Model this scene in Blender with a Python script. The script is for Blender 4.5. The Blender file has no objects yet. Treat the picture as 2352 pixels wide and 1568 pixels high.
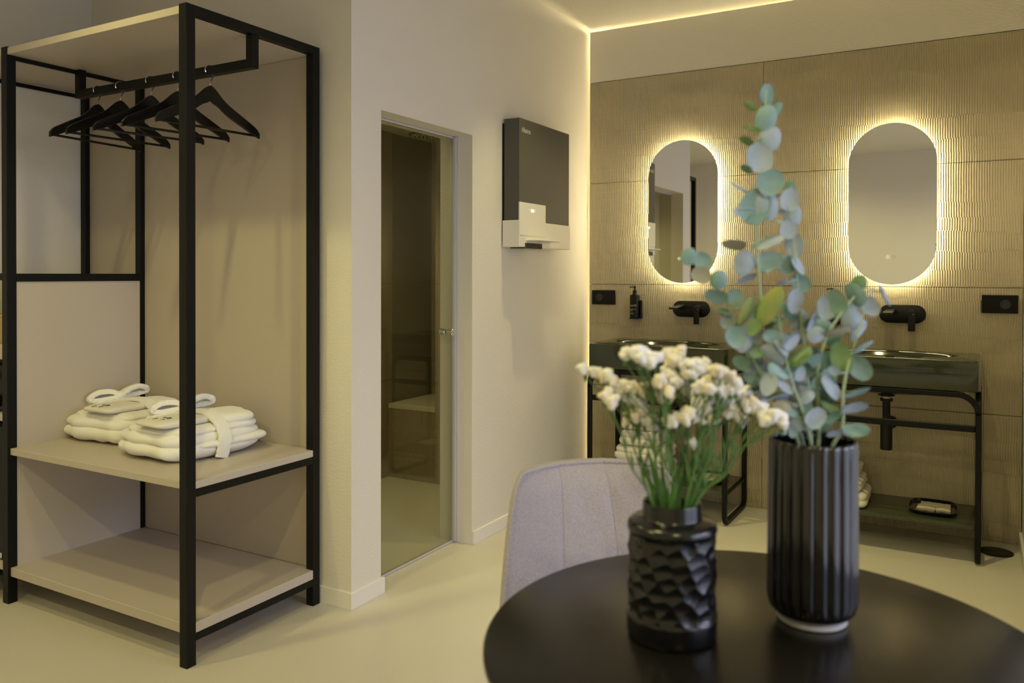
import bpy, bmesh, math, random
from mathutils import Vector, Matrix, noise
PI = math.pi
sc = bpy.context.scene
COL = sc.collection
random.seed(7)

# ------------------------------------------------------------------ camera
CAM = Vector((2.0368, -4.4591, 1.26)); TH = math.radians(29.7922); PIT = math.radians(0.4786); ROL = math.radians(-0.114)
FPX, PV = 1866.78, 644.69
Rv = Vector((math.cos(TH), math.sin(TH), 0)); Fh = Vector((-math.sin(TH), math.cos(TH), 0)); Zv = Vector((0, 0, 1))
Fv = Fh*math.cos(PIT) - Zv*math.sin(PIT); Uv = Zv*math.cos(PIT) + Fh*math.sin(PIT)
R2 = Rv*math.cos(ROL) - Uv*math.sin(ROL)*-1*-1; U2 = Uv*math.cos(ROL) + Rv*math.sin(ROL)
cd = bpy.data.cameras.new('camera'); cam = bpy.data.objects.new('camera', cd); COL.objects.link(cam)
m = Matrix((R2, U2, -Fv)).transposed().to_4x4(); m.translation = CAM
cam.matrix_world = m
cd.sensor_fit = 'HORIZONTAL'; cd.sensor_width = 36; cd.lens = 36*FPX/2352; cd.shift_y = (PV-784)/2352
cd.clip_start = .05
cd.dof.use_dof = True; cd.dof.focus_distance = 3.3; cd.dof.aperture_fstop = 3.4
sc.camera = cam

def ray(u, v):
    a, b = u-1176, v-PV
    c, s = math.cos(ROL), math.sin(ROL)
    return Fv*FPX + Rv*(a*c+b*s) - Uv*(-a*s+b*c)
def at(u, v, ax, val):
    w = ray(u, v); return CAM + w*((val-CAM[ax])/w[ax])
def W(u, v, F):
    return CAM + ray(u, v)*(F/FPX)

# ------------------------------------------------------------------ world, lights, exposure
wd = bpy.data.worlds.new('world'); sc.world = wd; wd.use_nodes = True
bg = wd.node_tree.nodes['Background']; bg.inputs[0].default_value = (.73, .80, 1, 1); bg.inputs[1].default_value = 2.7
sc.view_settings.view_transform = 'Standard'; sc.view_settings.look = 'None'; sc.view_settings.gamma = 1
sc.view_settings.use_curve_mapping = False; sc.view_settings.exposure = -0.03
WARM = (1, .885, .36)
def spot(x, y, p, ang=125, z=2.70, blend=.7, r=.035, col=WARM, tilt=None):
    l = bpy.data.lights.new('downlight_or_fill', 'SPOT'); l.energy = p; l.color = col; l.spot_size = math.radians(ang); l.spot_blend = blend
    l.shadow_soft_size = r
    o = bpy.data.objects.new('downlight_or_fill', l); o.location = (x, y, z); COL.objects.link(o)
    if tilt: o.rotation_euler = tilt
    return o
def area(loc, rot, sx, sy, p, col):
    l = bpy.data.lights.new('daylight', 'AREA'); l.shape = 'RECTANGLE'; l.size = sx; l.size_y = sy; l.energy = p; l.color = col
    o = bpy.data.objects.new('daylight', l); o.location = loc; o.rotation_euler = rot; COL.objects.link(o)
    return o
spot(.47, -1.05, 60, 74, blend=1, r=.02)
spot(1.72, -1.05, 62, 78, blend=1, r=.02)
spot(1.07, -3.88, 50, 150, blend=.6)
spot(-.45, -3.30, 40)
spot(2.6, -4.9, 48, 160, blend=.5)  # fill added behind the camera to lift the upper walls
spot(.2, -4.9, 50, 160, blend=.5)  # second added fill, on the left behind the camera
spot(-.60, -1.30, 30, 135, 2.13)                     # warm spot added to brighten the shower interior
area((5.05, -2.95, 2.70), (0, math.radians(60), 0), 1.9, 2.9, 95, (.80, .79, 1))      # sky light falling through the big window on the right

# ------------------------------------------------------------------ materials
def mat(name, col, rough=.5, metal=0, spec=.5, bump=None, coat=0, var=None, **kw):
    """bump=(scale, strength, distance, detail[, stretch xyz]); var=(scale, amount)"""
    m = bpy.data.materials.new(name); m.use_nodes = True
    nt = m.node_tree; p = nt.nodes['Principled BSDF']
    p.inputs['Base Color'].default_value = (*col, 1); p.inputs['Roughness'].default_value = rough
    p.inputs['Metallic'].default_value = metal; p.inputs['Specular IOR Level'].default_value = spec
    p.inputs['Coat Weight'].default_value = coat
    for k, v in kw.items(): p.inputs[k.replace('_', ' ')].default_value = v
    tc = nt.nodes.new('ShaderNodeTexCoord')
    if bump:
        mp = nt.nodes.new('ShaderNodeMapping'); nt.links.new(tc.outputs['Object'], mp.inputs[0])
        if len(bump) > 4: mp.inputs['Scale'].default_value = bump[4]
        n = nt.nodes.new('ShaderNodeTexNoise'); n.inputs['Scale'].default_value = bump[0]; n.inputs['Detail'].default_value = bump[3]
        nt.links.new(mp.outputs[0], n.inputs[0])
        b = nt.nodes.new('ShaderNodeBump'); b.inputs['Strength'].default_value = bump[1]; b.inputs['Distance'].default_value = bump[2]
        nt.links.new(n.outputs[0], b.inputs['Height']); nt.links.new(b.outputs[0], p.inputs['Normal'])
    if var:
        n2 = nt.nodes.new('ShaderNodeTexNoise'); n2.inputs['Scale'].default_value = var[0]; n2.inputs['Detail'].default_value = 4
        nt.links.new(tc.outputs['Object'], n2.inputs[0])
        r = nt.nodes.new('ShaderNodeValToRGB'); a = var[1]
        r.color_ramp.elements[0].position = .3; r.color_ramp.elements[1].position = .7
        r.color_ramp.elements[0].color = (*[c*(1-a) for c in col], 1); r.color_ramp.elements[1].color = (*[min(1, c*(1+a)) for c in col], 1)
        nt.links.new(n2.outputs[0], r.inputs[0]); nt.links.new(r.outputs[0], p.inputs['Base Color'])
    return m
def emis(name, col, s):
    m = bpy.data.materials.new(name); m.use_nodes = True; nt = m.node_tree
    p = nt.nodes['Principled BSDF']; p.inputs['Base Color'].default_value = (.8, .8, .8, 1)
    p.inputs['Emission Color'].default_value = (*col, 1); p.inputs['Emission Strength'].default_value = s
    return m
M = {}
M['wall'] = mat('painted plaster', (.74, .70, .63), .75, bump=(55, .35, .004, 5, (1, 1, 2.2)), spec=.25)
M['ceiling'] = mat('ceiling paint', (.74, .71, .64), .85, spec=.2)
M['floor'] = mat('smooth resin floor', (.61, .57, .50), .42, var=(1.3, .03), bump=(3, .05, .002, 4), spec=.4)
M['skirting'] = mat('white skirting', (.80, .77, .72), .4)
M['metal'] = mat('black powder coated steel', (.005, .005, .005), .42, spec=.2)
M['board'] = mat('beige laminate board', (.52, .46, .405), .38, bump=(400, .05, .0003, 2), spec=.4)
M['panel'] = mat('taupe laminate panel', (.46, .40, .345), .5, spec=.35)
M['hanger'] = mat('black lacquered wood', (.004, .004, .004), .2, spec=.35)
M['chrome'] = mat('polished chrome', (.75, .75, .77), .12, metal=1)
M['terry'] = mat('white terry cloth', (.93, .92, .91), .95, bump=(420, .9, .003, 3), spec=.1, Sheen_Weight=.3)
M['towel'] = mat('cream terry towel', (.80, .76, .68), .95, bump=(300, .8, .003, 3), spec=.1)
M['bag'] = mat('off white cotton bag', (.74, .71, .68), .8, bump=(120, .3, .002, 3))
M['ink'] = mat('dark grey print', (.05, .05, .05), .7)
M['ceramic'] = mat('olive green glazed ceramic', (.030, .036, .016), .09, coat=.3, var=(90, .08))
M['ceramic_shelf'] = mat('dark green glazed shelf', (.05, .058, .034), .25, var=(120, .25))
M['tap'] = mat('matt black tap finish', (.005, .005, .005), .35, spec=.3)
M['plastic'] = mat('black socket plastic', (.004, .004, .004), .4, spec=.2)
M['gloss'] = mat('gloss black plastic', (.006, .006, .007), .12)
M['bottle'] = mat('black bottle plastic', (.004, .004, .004), .25, spec=.35)
M['print'] = mat('pale grey print', (.55, .52, .46), .6)
M['dryer_dark'] = mat('anthracite dryer shell', (.075, .070, .062), .42)
M['dryer_white'] = mat('white dryer plastic', (.78, .75, .69), .35)
M['mirror'] = mat('mirror silver', (.86, .86, .84), 0.0, metal=1)
M['mirror_edge'] = mat('mirror edge', (.35, .33, .28), .3)
M['led'] = emis('warm led strip', (1, .87, .52), 36)
M['led_cove'] = emis('warm led cove strip', (1, .82, .42), 42)
M['led_dot'] = emis('indicator light', (1, .95, .75), 1.3)
M['led_dim'] = emis('dim indicator light', (1, .90, .68), .12)
M['icon'] = emis('lit touch icon', (1, .86, .58), .55)
M['alu'] = mat('satin aluminium', (.60, .58, .62), .42, metal=.35)
M['table'] = mat('black lacquered table top', (.006, .005, .004), .27, spec=.42)
M['vase'] = mat('satin black glaze', (.004, .004, .005), .22, spec=.55)
M['vase_gloss'] = mat('gloss black glaze', (.003, .003, .004), .14, spec=.85)
M['foot'] = mat('unglazed pale stoneware', (.50, .49, .50), .6)
M['stem'] = mat('pale green eucalyptus stem', (.33, .42, .27), .6)
M['fstem'] = mat('green flower stem', (.085, .18, .045), .5, var=(40, .25))
M['fleaf'] = mat('fresh green blade', (.065, .17, .035), .45, var=(30, .3))
M['petal'] = mat('white papery floret', (.83, .82, .82), .7, Subsurface_Weight=.0)
M['petal_cream'] = mat('cream papery floret', (.79, .73, .59), .7)
M['paper'] = mat('cream paper sachet', (.66, .58, .46), .7)
M['fridge'] = mat('black appliance', (.004, .004, .005), .3, spec=.3)
M['wicker'] = mat('straw coloured basket', (.50, .36, .18), .7, bump=(60, .8, .004, 3, (1, 1, 6)))
M['drain'] = mat('black floor drain', (.008, .008, .008), .5)

def leafmat(name, c1, c2, tr=.15):
    m = mat(name, c1, .55, var=None, spec=.35); nt = m.node_tree; p = nt.nodes['Principled BSDF']
    tc = nt.nodes.new('ShaderNodeTexCoord'); n = nt.nodes.new('ShaderNodeTexNoise'); n.inputs['Scale'].default_value = 35; n.inputs['Detail'].default_value = 2
    nt.links.new(tc.outputs['Object'], n.inputs[0])
    r = nt.nodes.new('ShaderNodeValToRGB'); r.color_ramp.elements[0].position = .35; r.color_ramp.elements[1].position = .65
    r.color_ramp.elements[0].color = (*c1, 1); r.color_ramp.elements[1].color = (*c2, 1)
    nt.links.new(n.outputs[0], r.inputs[0]); nt.links.new(r.outputs[0], p.inputs['Base Color'])
    return m
LT = {'t': leafmat('silver green leaf', (.17, .29, .27), (.25, .37, .36)),
      'l': leafmat('silver blue daylit leaf', (.28, .36, .42), (.37, .43, .52)),  # cool lavender of leaves in daylight is put into this colour
      'g': leafmat('green leaf', (.12, .22, .08), (.20, .30, .14)),
      'y': leafmat('yellowing leaf', (.26, .27, .06), (.17, .24, .07)),
      'b': leafmat('brownish leaf', (.36, .34, .24), (.30, .31, .24)),
      'd': leafmat('dark green leaf', (.10, .19, .12), (.16, .27, .19))}

def fabric():
    m = mat('lavender grey woven fabric', (.42, .38, .40), .9, spec=.15, Sheen_Weight=.2); nt = m.node_tree; p = nt.nodes['Principled BSDF']
    tc = nt.nodes.new('ShaderNodeTexCoord'); acc = None
    for s in ((260, 260, 1300), (1300, 1300, 260)):
        mp = nt.nodes.new('ShaderNodeMapping'); mp.inputs['Scale'].default_value = [v/260 for v in s]
        n = nt.nodes.new('ShaderNodeTexNoise'); n.inputs['Scale'].default_value = 330; n.inputs['Detail'].default_value = 3
        nt.links.new(tc.outputs['Object'], mp.inputs[0]); nt.links.new(mp.outputs[0], n.inputs[0])
        if acc is None: acc = n.outputs[0]
        else:
            a = nt.nodes.new('ShaderNodeMath'); a.operation = 'ADD'; nt.links.new(acc, a.inputs[0]); nt.links.new(n.outputs[0], a.inputs[1]); acc = a.outputs[0]
    h = nt.nodes.new('ShaderNodeMath'); h.operation = 'MULTIPLY'; h.inputs[1].default_value = .5; nt.links.new(acc, h.inputs[0])
    r = nt.nodes.new('ShaderNodeValToRGB'); r.color_ramp.elements[0].position = .40; r.color_ramp.elements[1].position = .60
    r.color_ramp.elements[0].color = (.26, .23, .235, 1); r.color_ramp.elements[1].color = (.47, .42, .455, 1)
    nt.links.new(h.outputs[0], r.inputs[0]); nt.links.new(r.outputs[0], p.inputs['Base Color'])
    b = nt.nodes.new('ShaderNodeBump'); b.inputs['Strength'].default_value = .5; b.inputs['Distance'].default_value = .001
    nt.links.new(h.outputs[0], b.inputs['Height']); nt.links.new(b.outputs[0], p.inputs['Normal'])
    return m
M['fabric'] = fabric()

def glass(name, tint=(.96, .97, .95)):
    m = bpy.data.materials.new(name); m.use_nodes = True; nt = m.node_tree; nt.nodes.clear()
    o = nt.nodes.new('ShaderNodeOutputMaterial'); mx = nt.nodes.new('ShaderNodeMixShader'); t = nt.nodes.new('ShaderNodeBsdfTransparent')
    g = nt.nodes.new('ShaderNodeBsdfGlossy'); g.inputs['Roughness'].default_value = 0; lw = nt.nodes.new('ShaderNodeLayerWeight'); lw.inputs[0].default_value = .5
    pw_ = nt.nodes.new('ShaderNodeMath'); pw_.operation = 'POWER'; pw_.inputs[1].default_value = 5; nt.links.new(lw.outputs['Facing'], pw_.inputs[0])
    f = nt.nodes.new('ShaderNodeMath'); f.operation = 'MULTIPLY_ADD'; f.inputs[1].default_value = .95; f.inputs[2].default_value = .05; nt.links.new(pw_.outputs[0], f.inputs[0])
    t.inputs[0].default_value = (*tint, 1)
    nt.links.new(f.outputs[0], mx.inputs[0]); nt.links.new(t.outputs[0], mx.inputs[1]); nt.links.new(g.outputs[0], mx.inputs[2]); nt.links.new(mx.outputs[0], o.inputs[0])
    return m
M['glass'] = glass('clear door glass', (.90, .91, .86))

def tilemat(name, col, rib=1.0):
    """ribbed porcelain: fine vertical ribs in shifted horizontal bands, hand-pressed wrinkles"""
    m = mat(name, col, .55, spec=.35); nt = m.node_tree; p = nt.nodes['Principled BSDF']; N = nt.nodes; L = nt.links
    def math_(op, a, b=None, c=None):
        n = N.new('ShaderNodeMath'); n.operation = op
        for i, x in enumerate((a, b, c)):
            if x is None: continue
            if isinstance(x, (int, float)): n.inputs[i].default_value = x
            else: L.new(x, n.inputs[i])
        return n.outputs[0]
    ge = N.new('ShaderNodeNewGeometry'); sx = N.new('ShaderNodeSeparateXYZ'); L.new(ge.outputs['Position'], sx.inputs[0])
    s = math_('ADD', sx.outputs[0], sx.outputs[1]); z = sx.outputs[2]
    def noise_(sc_, sxx, szz, det=2, w=0):
        cb = N.new('ShaderNodeCombineXYZ'); L.new(math_('MULTIPLY', s, sxx), cb.inputs[0]); L.new(math_('MULTIPLY', z, szz), cb.inputs[1]); cb.inputs[2].default_value = w
        n = N.new('ShaderNodeTexNoise'); n.inputs['Scale'].default_value = sc_; n.inputs['Detail'].default_value = det; L.new(cb.outputs[0], n.inputs[0])
        return n.outputs[0]
    wob = noise_(1, 1.6, 5, 2, 3.3)
    zz = math_('ADD', math_('MULTIPLY', z, 12.5), math_('MULTIPLY', wob, 1.6))
    band = math_('FLOOR', zz); fr = math_('FRACT', zz)
    wn = N.new('ShaderNodeTexWhiteNoise'); wn.noise_dimensions = '1D'; L.new(band, wn.inputs['W'])
    dist = noise_(1, 22, 16, 2, 7.1)
    ph = math_('ADD', math_('MULTIPLY', s, 2*PI/.0108), math_('ADD', math_('MULTIPLY', wn.outputs['Value'], 5), math_('MULTIPLY', dist, 1.3)))
    ribs = math_('MULTIPLY', math_('ADD', math_('SINE', ph), 1), .5)
    ribs = math_('POWER', ribs, .8)
    amp = N.new('ShaderNodeMapRange'); L.new(noise_(1, 3.5, 9, 3, 1.7), amp.inputs[0])
    amp.inputs[1].default_value = .36; amp.inputs[2].default_value = .60; amp.inputs[3].default_value = .42; amp.inputs[4].default_value = 1.0
    h = math_('MULTIPLY', ribs, math_('MULTIPLY', amp.outputs[0], rib))
    edge = math_('MULTIPLY', math_('LESS_THAN', fr, .05), .35)
    wr = math_('MULTIPLY', noise_(1, 9, 60, 3, 5.5), .5)
    tot = math_('ADD', math_('SUBTRACT', h, edge), wr)
    b = N.new('ShaderNodeBump'); b.inputs['Strength'].default_value = 1.0; b.inputs['Distance'].default_value = .0042
    L.new(tot, b.inputs['Height']); L.new(b.outputs[0], p.inputs['Normal'])
    return m
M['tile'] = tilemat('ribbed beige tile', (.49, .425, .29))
M['tile_shaded'] = tilemat('ribbed tile in shade', (.33, .27, .185), .7)  # the same tile with the shower's dimness put into its colour
M['joint'] = mat('tile joint mortar', (.20, .16, .11), .9)

# ------------------------------------------------------------------ geometry helpers
class MB:
    def __init__(s): s.v = []; s.f = []
    def add(s, vs, fs):
        n = len(s.v); s.v += [tuple(p) for p in vs]; s.f += [tuple(i+n for i in f) for f in fs]; return s
    def box(s, x0, x1, y0, y1, z0, z1):
        vs = [(x, y, z) for x in (x0, x1) for y in (y0, y1) for z in (z0, z1)]
        return s.add(vs, [(0, 1, 3, 2), (4, 6, 7, 5), (0, 4, 5, 1), (2, 3, 7, 6), (0, 2, 6, 4), (1, 5, 7, 3)])
    def rbox(s, x0, x1, y0, y1, z0, z1, r=.002, seg=1):
        bm = bmesh.new(); t = MB().box(x0, x1, y0, y1, z0, z1)
        vs = [bm.verts.new(p) for p in t.v]; [bm.faces.new([vs[i] for i in f]) for f in t.f]
        bmesh.ops.bevel(bm, geom=bm.edges[:], offset=r, segments=seg, profile=.6, affect='EDGES')
        bm.verts.index_update()
        s.add([v.co for v in bm.verts], [[v.index for v in f.verts] for f in bm.faces]); bm.free(); return s
    def loops(s, L, closed=True, cap0=True, cap1=True, wrap=False):
        n = len(L[0]); vs = [p for l in L for p in l]; fs = []
        for k in range(len(L)-1 + (1 if wrap else 0)):
            a = k*n; b = ((k+1) % len(L))*n
            for i in range(n if closed else n-1):
                j = (i+1) % n; fs.append((a+i, a+j, b+j, b+i))
        if cap0 and not wrap: fs.append(tuple(range(n))[::-1])
        if cap1 and not wrap: fs.append(tuple(range((len(L)-1)*n, len(L)*n)))
        return s.add(vs, fs)
    def tube(s, pts, r, n=10, sq=False, wrap=False, up=None, rr=None):
        """sweep along pts; r a number or list; sq=(w,h) sweeps a rounded bar"""
        pts = [Vector(p) for p in pts]; L = []; N = len(pts); pu = None
        for i, p in enumerate(pts):
            if wrap: d = (pts[(i+1) % N]-pts[i-1])
            else: d = pts[min(i+1, N-1)]-pts[max(i-1, 0)]
            d.normalize()
            if up is not None: u = Vector(up); u = (u-d*u.dot(d))
            elif pu is None: u = Vector((0, 0, 1)) if abs(d.z) < .9 else Vector((0, 1, 0)); u = u-d*u.dot(d)
            else: u = pu-d*pu.dot(d)
            u.normalize(); pu = u; w = d.cross(u)
            if sq:
                a, b = sq[0]/2, sq[1]/2
                if rr: a *= rr[i]; b *= rr[i]
                c = min(a, b)*.25
                q = [(a-c, b), (a, b-c), (a, -b+c), (a-c, -b), (-a+c, -b), (-a, -b+c), (-a, b-c), (-a+c, b)]
                L.append([p+w*x+u*y for x, y in q])
            else:
                R = r[i] if isinstance(r, (list, tuple)) else r
                L.append([p+(w*math.cos(t)+u*math.sin(t))*R for t in [2*PI*k/n for k in range(n)]])
        return s.loops(L, wrap=wrap)
    def lathe(s, prof, c, n=48, fn=None, cap0=True, cap1=True):
        L = []
        for r, z in prof:
            l = []
            for k in range(n):
                t = 2*PI*k/n; q = fn(r, z, t) if fn else r
                l.append((c[0]+q*math.cos(t), c[1]+q*math.sin(t), c[2]+z))
            L.append(l)
        return s.loops(L, cap0=cap0, cap1=cap1)
    def prism(s, pts, ax, a, b):
        """extrude a 2d outline along axis ax from a to b"""
        def mk(p, t):
            q = list(p); q.insert(ax, t); return tuple(q)
        return s.loops([[mk(p, a) for p in pts], [mk(p, b) for p in pts]])
    def grid(s, P):
        n = len(P[0]); vs = [p for r in P for p in r]; fs = [(i*n+j, i*n+j+1, (i+1)*n+j+1, (i+1)*n+j) for i in range(len(P)-1) for j in range(n-1)]
        return s.add(vs, fs)
    def build(s, name, m, parent=None, smooth=35, loc=None):
        me = bpy.data.meshes.new(name); me.from_pydata(s.v, [], s.f)
        bm = bmesh.new(); bm.from_mesh(me); bmesh.ops.recalc_face_normals(bm, faces=bm.faces); bm.to_mesh(me); bm.free()
        me.materials.append(m)
        if smooth:
            me.shade_smooth()
            if smooth < 179: me.set_sharp_from_angle(angle=math.radians(smooth))
        o = bpy.data.objects.new(name, me); COL.objects.link(o)
        if parent is not None:
            o.parent = parent
            if parent.type == 'EMPTY' and parent.get('base') is not None: o.location = -Vector(parent['base'])
        elif loc is not None: o.location = loc
        return o
def struct(name, mb, m, parent=None, smooth=0):
    o = mb.build(name, m, parent, smooth)
    if parent is None: o['kind'] = 'structure'
    return o
def thing(name, label, cat, base=(0, 0, 0), group=None):
    o = bpy.data.objects.new(name, None); COL.objects.link(o); o.empty_display_size = .05
    o.location = base; o['base'] = list(map(float, base)); o['label'] = label; o['category'] = cat
    if group: o['group'] = group
    return o
def tag(o, label, cat, group=None):
    o['label'] = label; o['category'] = cat
    if group: o['group'] = group
    return o
def dup(o, delta=None, parent=None, **props):
    c = o.copy(); COL.objects.link(c)
    if parent is not None: c.parent = parent
    if delta is not None: c.location = Vector(o.location)+Vector(delta)
    for k, v in props.items(): c[k] = v
    for ch in list(o.children): dup(ch, None, c)
    return c
def text(s, size, name, m, parent, matw, ext=.0004, align='LEFT'):
    cu = bpy.data.curves.new(name, 'FONT'); cu.body = s; cu.size = size; cu.extrude = ext; cu.align_x = align
    tmp = bpy.data.objects.new('tmp', cu); COL.objects.link(tmp); bpy.context.view_layer.update()
    me = bpy.data.meshes.new_from_object(tmp.evaluated_get(bpy.context.evaluated_depsgraph_get())); bpy.data.objects.remove(tmp)
    me.materials.clear(); me.materials.append(m); o = bpy.data.objects.new(name, me); COL.objects.link(o); o.parent = parent
    off = Matrix.Translation(-Vector(parent['base'])) if parent.type == 'EMPTY' and parent.get('base') is not None else Matrix()
    o.matrix_local = off @ matw
    return o
def arc(cx, cy, r, a0, a1, n=8):
    return [(cx+r*math.cos(math.radians(a0+(a1-a0)*k/n)), cy+r*math.sin(math.radians(a0+(a1-a0)*k/n))) for k in range(n+1)]

# ------------------------------------------------------------------ the room
CEIL = 2.723
YC = -2.114
struct('floor', MB().box(-1.75, 4.05, -6.5, .2, -.05, 0), M['floor'])
struct('ceiling', MB().box(-1.75, 4.05, -6.5, .3, CEIL, CEIL+.1), M['ceiling'])
struct('unseen_ground', MB().box(4.06, 22, -14, 8, -.2, -.08), mat('pale bounce ground', (.74, .73, .72), .8))  # unseen ground, added to tame and bounce sky light at the window
# wall A with the shower doorway (runs away from the camera, plane x = 0)
DL, DR, DH = -1.939, -1.274, 1.9036
wa = MB().box(-.18, 0, YC, DL, 0, CEIL).box(-.18, 0, DR, .16, 0, CEIL).box(-.18, 0, DL, DR, DH, CEIL)
wA = struct('wall_center', wa, M['wall'])

struct('wall_back', MB().box(-1.75, -.18, YC, YC+.12, 0, CEIL), M['wall'])
struct('wall_left', MB().box(-1.75, -1.592, -6.5, YC, 0, CEIL), M['wall'])
struct('wall_rear', MB().box(-1.75, 4.05, -6.5, -6.33, 0, CEIL), M['wall'])
wr = MB().box(2.2245, 2.34, -1.6, .2, 0, CEIL).box(2.24, 4.05, -1.6, -1.5, 0, CEIL)
wr.box(3.9, 4.05, -6.5, -4.3, 0, CEIL).box(3.9, 4.05, -1.7, -1.5, 0, CEIL).box(3.9, 4.05, -4.3, -1.7, 2.2, CEIL)
struct('wall_right', wr, M['wall'])
struct('window_1', MB().box(3.94, 4.0, -4.3, -1.7, 0, .05).box(3.94, 4.0, -4.3, -1.7, 2.14, 2.2).box(3.94, 4.0, -4.3, -4.24, .05, 2.14)
       .box(3.94, 4.0, -1.76, -1.7, .05, 2.14).box(3.94, 4.0, -3.03, -2.97, .05, 2.14), M['metal'])
struct('wall_vanity', MB().box(-.2, 2.4, .16, .2, 0, CEIL).box(.022, 2.215, .010, .035, 0, 2.70).box(.1, 2.1, .035, .16, .1, 2.6), M['joint'])
struct('trim_1', MB().box(.018, 2.2225, .001, .034, 2.402, 2.704), M['wall'])
# eight ribbed tiles
tiles = None
wallv = bpy.data.objects['wall_vanity']
for r in range(4):
    for x0, x1 in ((.018, 1.035), (1.037, 2.222)):
        MB().rbox(x0, x1, 0, .012, r*.6+.001, r*.6+.5985, .0012).build('tile', M['tile'], wallv, 0)
# led strips hidden behind the panel, shining forwards through the gaps to the side wall and the ceiling
MB().box(.002, .022, .118, .124, .02, 2.69).build('led_strip', M['led_cove'], wallv, 0)
MB().box(.03, 2.2, .118, .124, 2.702, 2.721).build('led_strip', M['led_cove'], wallv, 0)
# skirting boards
struct('baseboard_center', MB().rbox(0, .012, YC-.012, DL+.012, 0, .062, .0008).rbox(0, .012, DR+.002, -.02, 0, .062, .0015), M['skirting'])
struct('baseboard_back', MB().rbox(-1.55, -.0004, YC-.012, YC, 0, .062, .0008), M['skirting'])
struct('baseboard_right', MB().rbox(2.2125, 2.2245, -1.6, -.002, 0, .062, .0015).rbox(2.24, 3.9, -1.612, -1.6, 0, .062, .0015), M['skirting'])

# ------------------------------------------------------------------ shower room behind the door
SX = -1.137
sw = struct('wall_shower', MB().box(SX-.1, SX-.014, YC+.12, .1, 0, 2.2).box(SX-.1, -.18, .012, .1, 0, 2.2), M['joint'])
for r in range(4):
    MB().rbox(SX-.012, SX, -1.6, -.42, r*.6+.001, min(r*.6+.5985, 2.2), .0012).build('tile', M['tile_shaded'], sw, 0)
    MB().rbox(SX-.012, SX, -1.99, -1.602, r*.6+.001, min(r*.6+.5985, 2.2), .0012).build('tile', M['tile_shaded'], sw, 0)
    MB().rbox(SX, -.785, 0, .012, r*.6+.001, min(r*.6+.5985, 2.2), .0012).build('tile', M['tile_shaded'], sw, 0)
    MB().rbox(-.783, -.18, -.46, -.448, r*.6+.001, min(r*.6+.5985, 2.2), .0012).build('tile', M['tile_shaded'], sw, 0)
MB().box(-.783, -.18, -.448, 0, 0, 2.2).build('pier', M['joint'], sw, 0)
struct('ceiling_shower', MB().box(SX-.1, -.18, YC+.12, .1, 2.14, 2.2), M['ceiling'])
t = thing('shower_bench', 'low tiled bench with pale top inside the shower behind the glass door', 'bench', (-.96, -.2, 0))
MB().rbox(SX, -.7835, -.46, -.448, .001, .425, .0015).build('front_panel', M['tile_shaded'], t, 0)
MB().box(SX+.002, -.79, -.448, -.01, 0, .425).build('base', M['joint'], t, 0)
MB().rbox(SX+.001, -.7835, -.462, -.002, .426, .456, .002).build('bench_top', M['floor'], t, 0)
t = thing('rain_shower', 'round rain shower plate below the dark shower ceiling', 'shower', (-.62, -.75, 2.14))
MB().lathe([(.001, 0), (.022, 0), (.022, -.012), (.010, -.016), (.010, -.085)], (-.62, -.75, 2.14), 20).build('arm', M['chrome'], t)
MB().lathe([(.012, -.083), (.03, -.09), (.115, -.098), (.118, -.104), (.112, -.108), (.001, -.108)], (-.62, -.75, 2.14), 40).build('spray_plate', M['chrome'], t)
nz = MB()
for k in range(60):
    a = k*2.4; r = .103*math.sqrt((k+.5)/60)
    nz.lathe([(.003, 0), (.0022, -.006), (.001, -.007)], (-.62+r*math.cos(a), -.75+r*math.sin(a), 2.14-.1085), 6)
o = nz.build('nozzles', M['print'], t); o['kind'] = 'stuff'

# glass door
t = thing('shower_door', 'frameless clear glass shower door with slim satin aluminium upright', 'door', (-.1, -1.6, 0))
MB().box(-.104, -.096, DL+.006, -1.292, .012, DH-.012).build('pane', M['glass'], t, 0)
fr = MB().rbox(-.112, -.082, -1.292, -1.276, .004, DH-.006, .004, 2)
fr.build('frame', M['alu'], t, 40)
MB().rbox(-.106, -.094, DL+.004, -1.292, .001, .011, .001).build('seal', M['alu'], t, 0)
MB().rbox(-.106, -.094, DL+.004, -1.292, DH-.011, DH-.001, .001).build('top_rail', M['alu'], t, 0)
k = MB()
for sgn in (1, -1):
    x = -.1+sgn*.004
    k.loops([[(x+sgn*d, -1.335+r*math.cos(a), .99+r*math.sin(a)) for a in [2*PI*i/24 for i in range(24)]] for d, r in ((0, .013), (.003, .016), (.030, .016), (.034, .013))])
k.build('knob', M['chrome'], t)

# ------------------------------------------------------------------ wardrobe
WL, WR, WF, WB, WH = -1.169, -.138, -2.737, -2.135, 2.1176
S = .036
t = thing('wardrobe', 'open wardrobe in black square steel with beige shelves and hanging rail', 'wardrobe', ((WL+WR)/2, (WF+WB)/2, 0))
for x in (WL-S/2, WR-S/2):
    pass
for (x0, y0) in ((WR-S, WF), (WR-S, WB-S), (WL-S*.6, WF), (WL-S*.6, WB-S)):
    MB().rbox(x0, x0+S, y0, y0+S, 0, WH, .0015).build('post', M['metal'], t, 0)
XL0 = WL-S*.6
def rail(x0, x1, y0, y1, z0, z1): MB().rbox(x0, x1, y0, y1, z0, z1, .0012).build('rail', M['metal'], t, 0)
rail(WR-S*.95, WR, WF+S, WB-S, WH-.030, WH)                 # right side, top
rail(WR-S*.95, WR, WF+S, WB-S, .541, .566)                  # right side, under the middle shelf
rail(WR-S*.95, WR, WF+S, WB-S, .078, .102)                  # right side, bottom
rail(WL, WL+S*.35, WF+S, WB-S, WH-.046, WH-.030)            # left side, top
rail(XL0, XL0+S, WF+S, WB-S, 1.227, 1.258)                  # left side, half height
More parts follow.
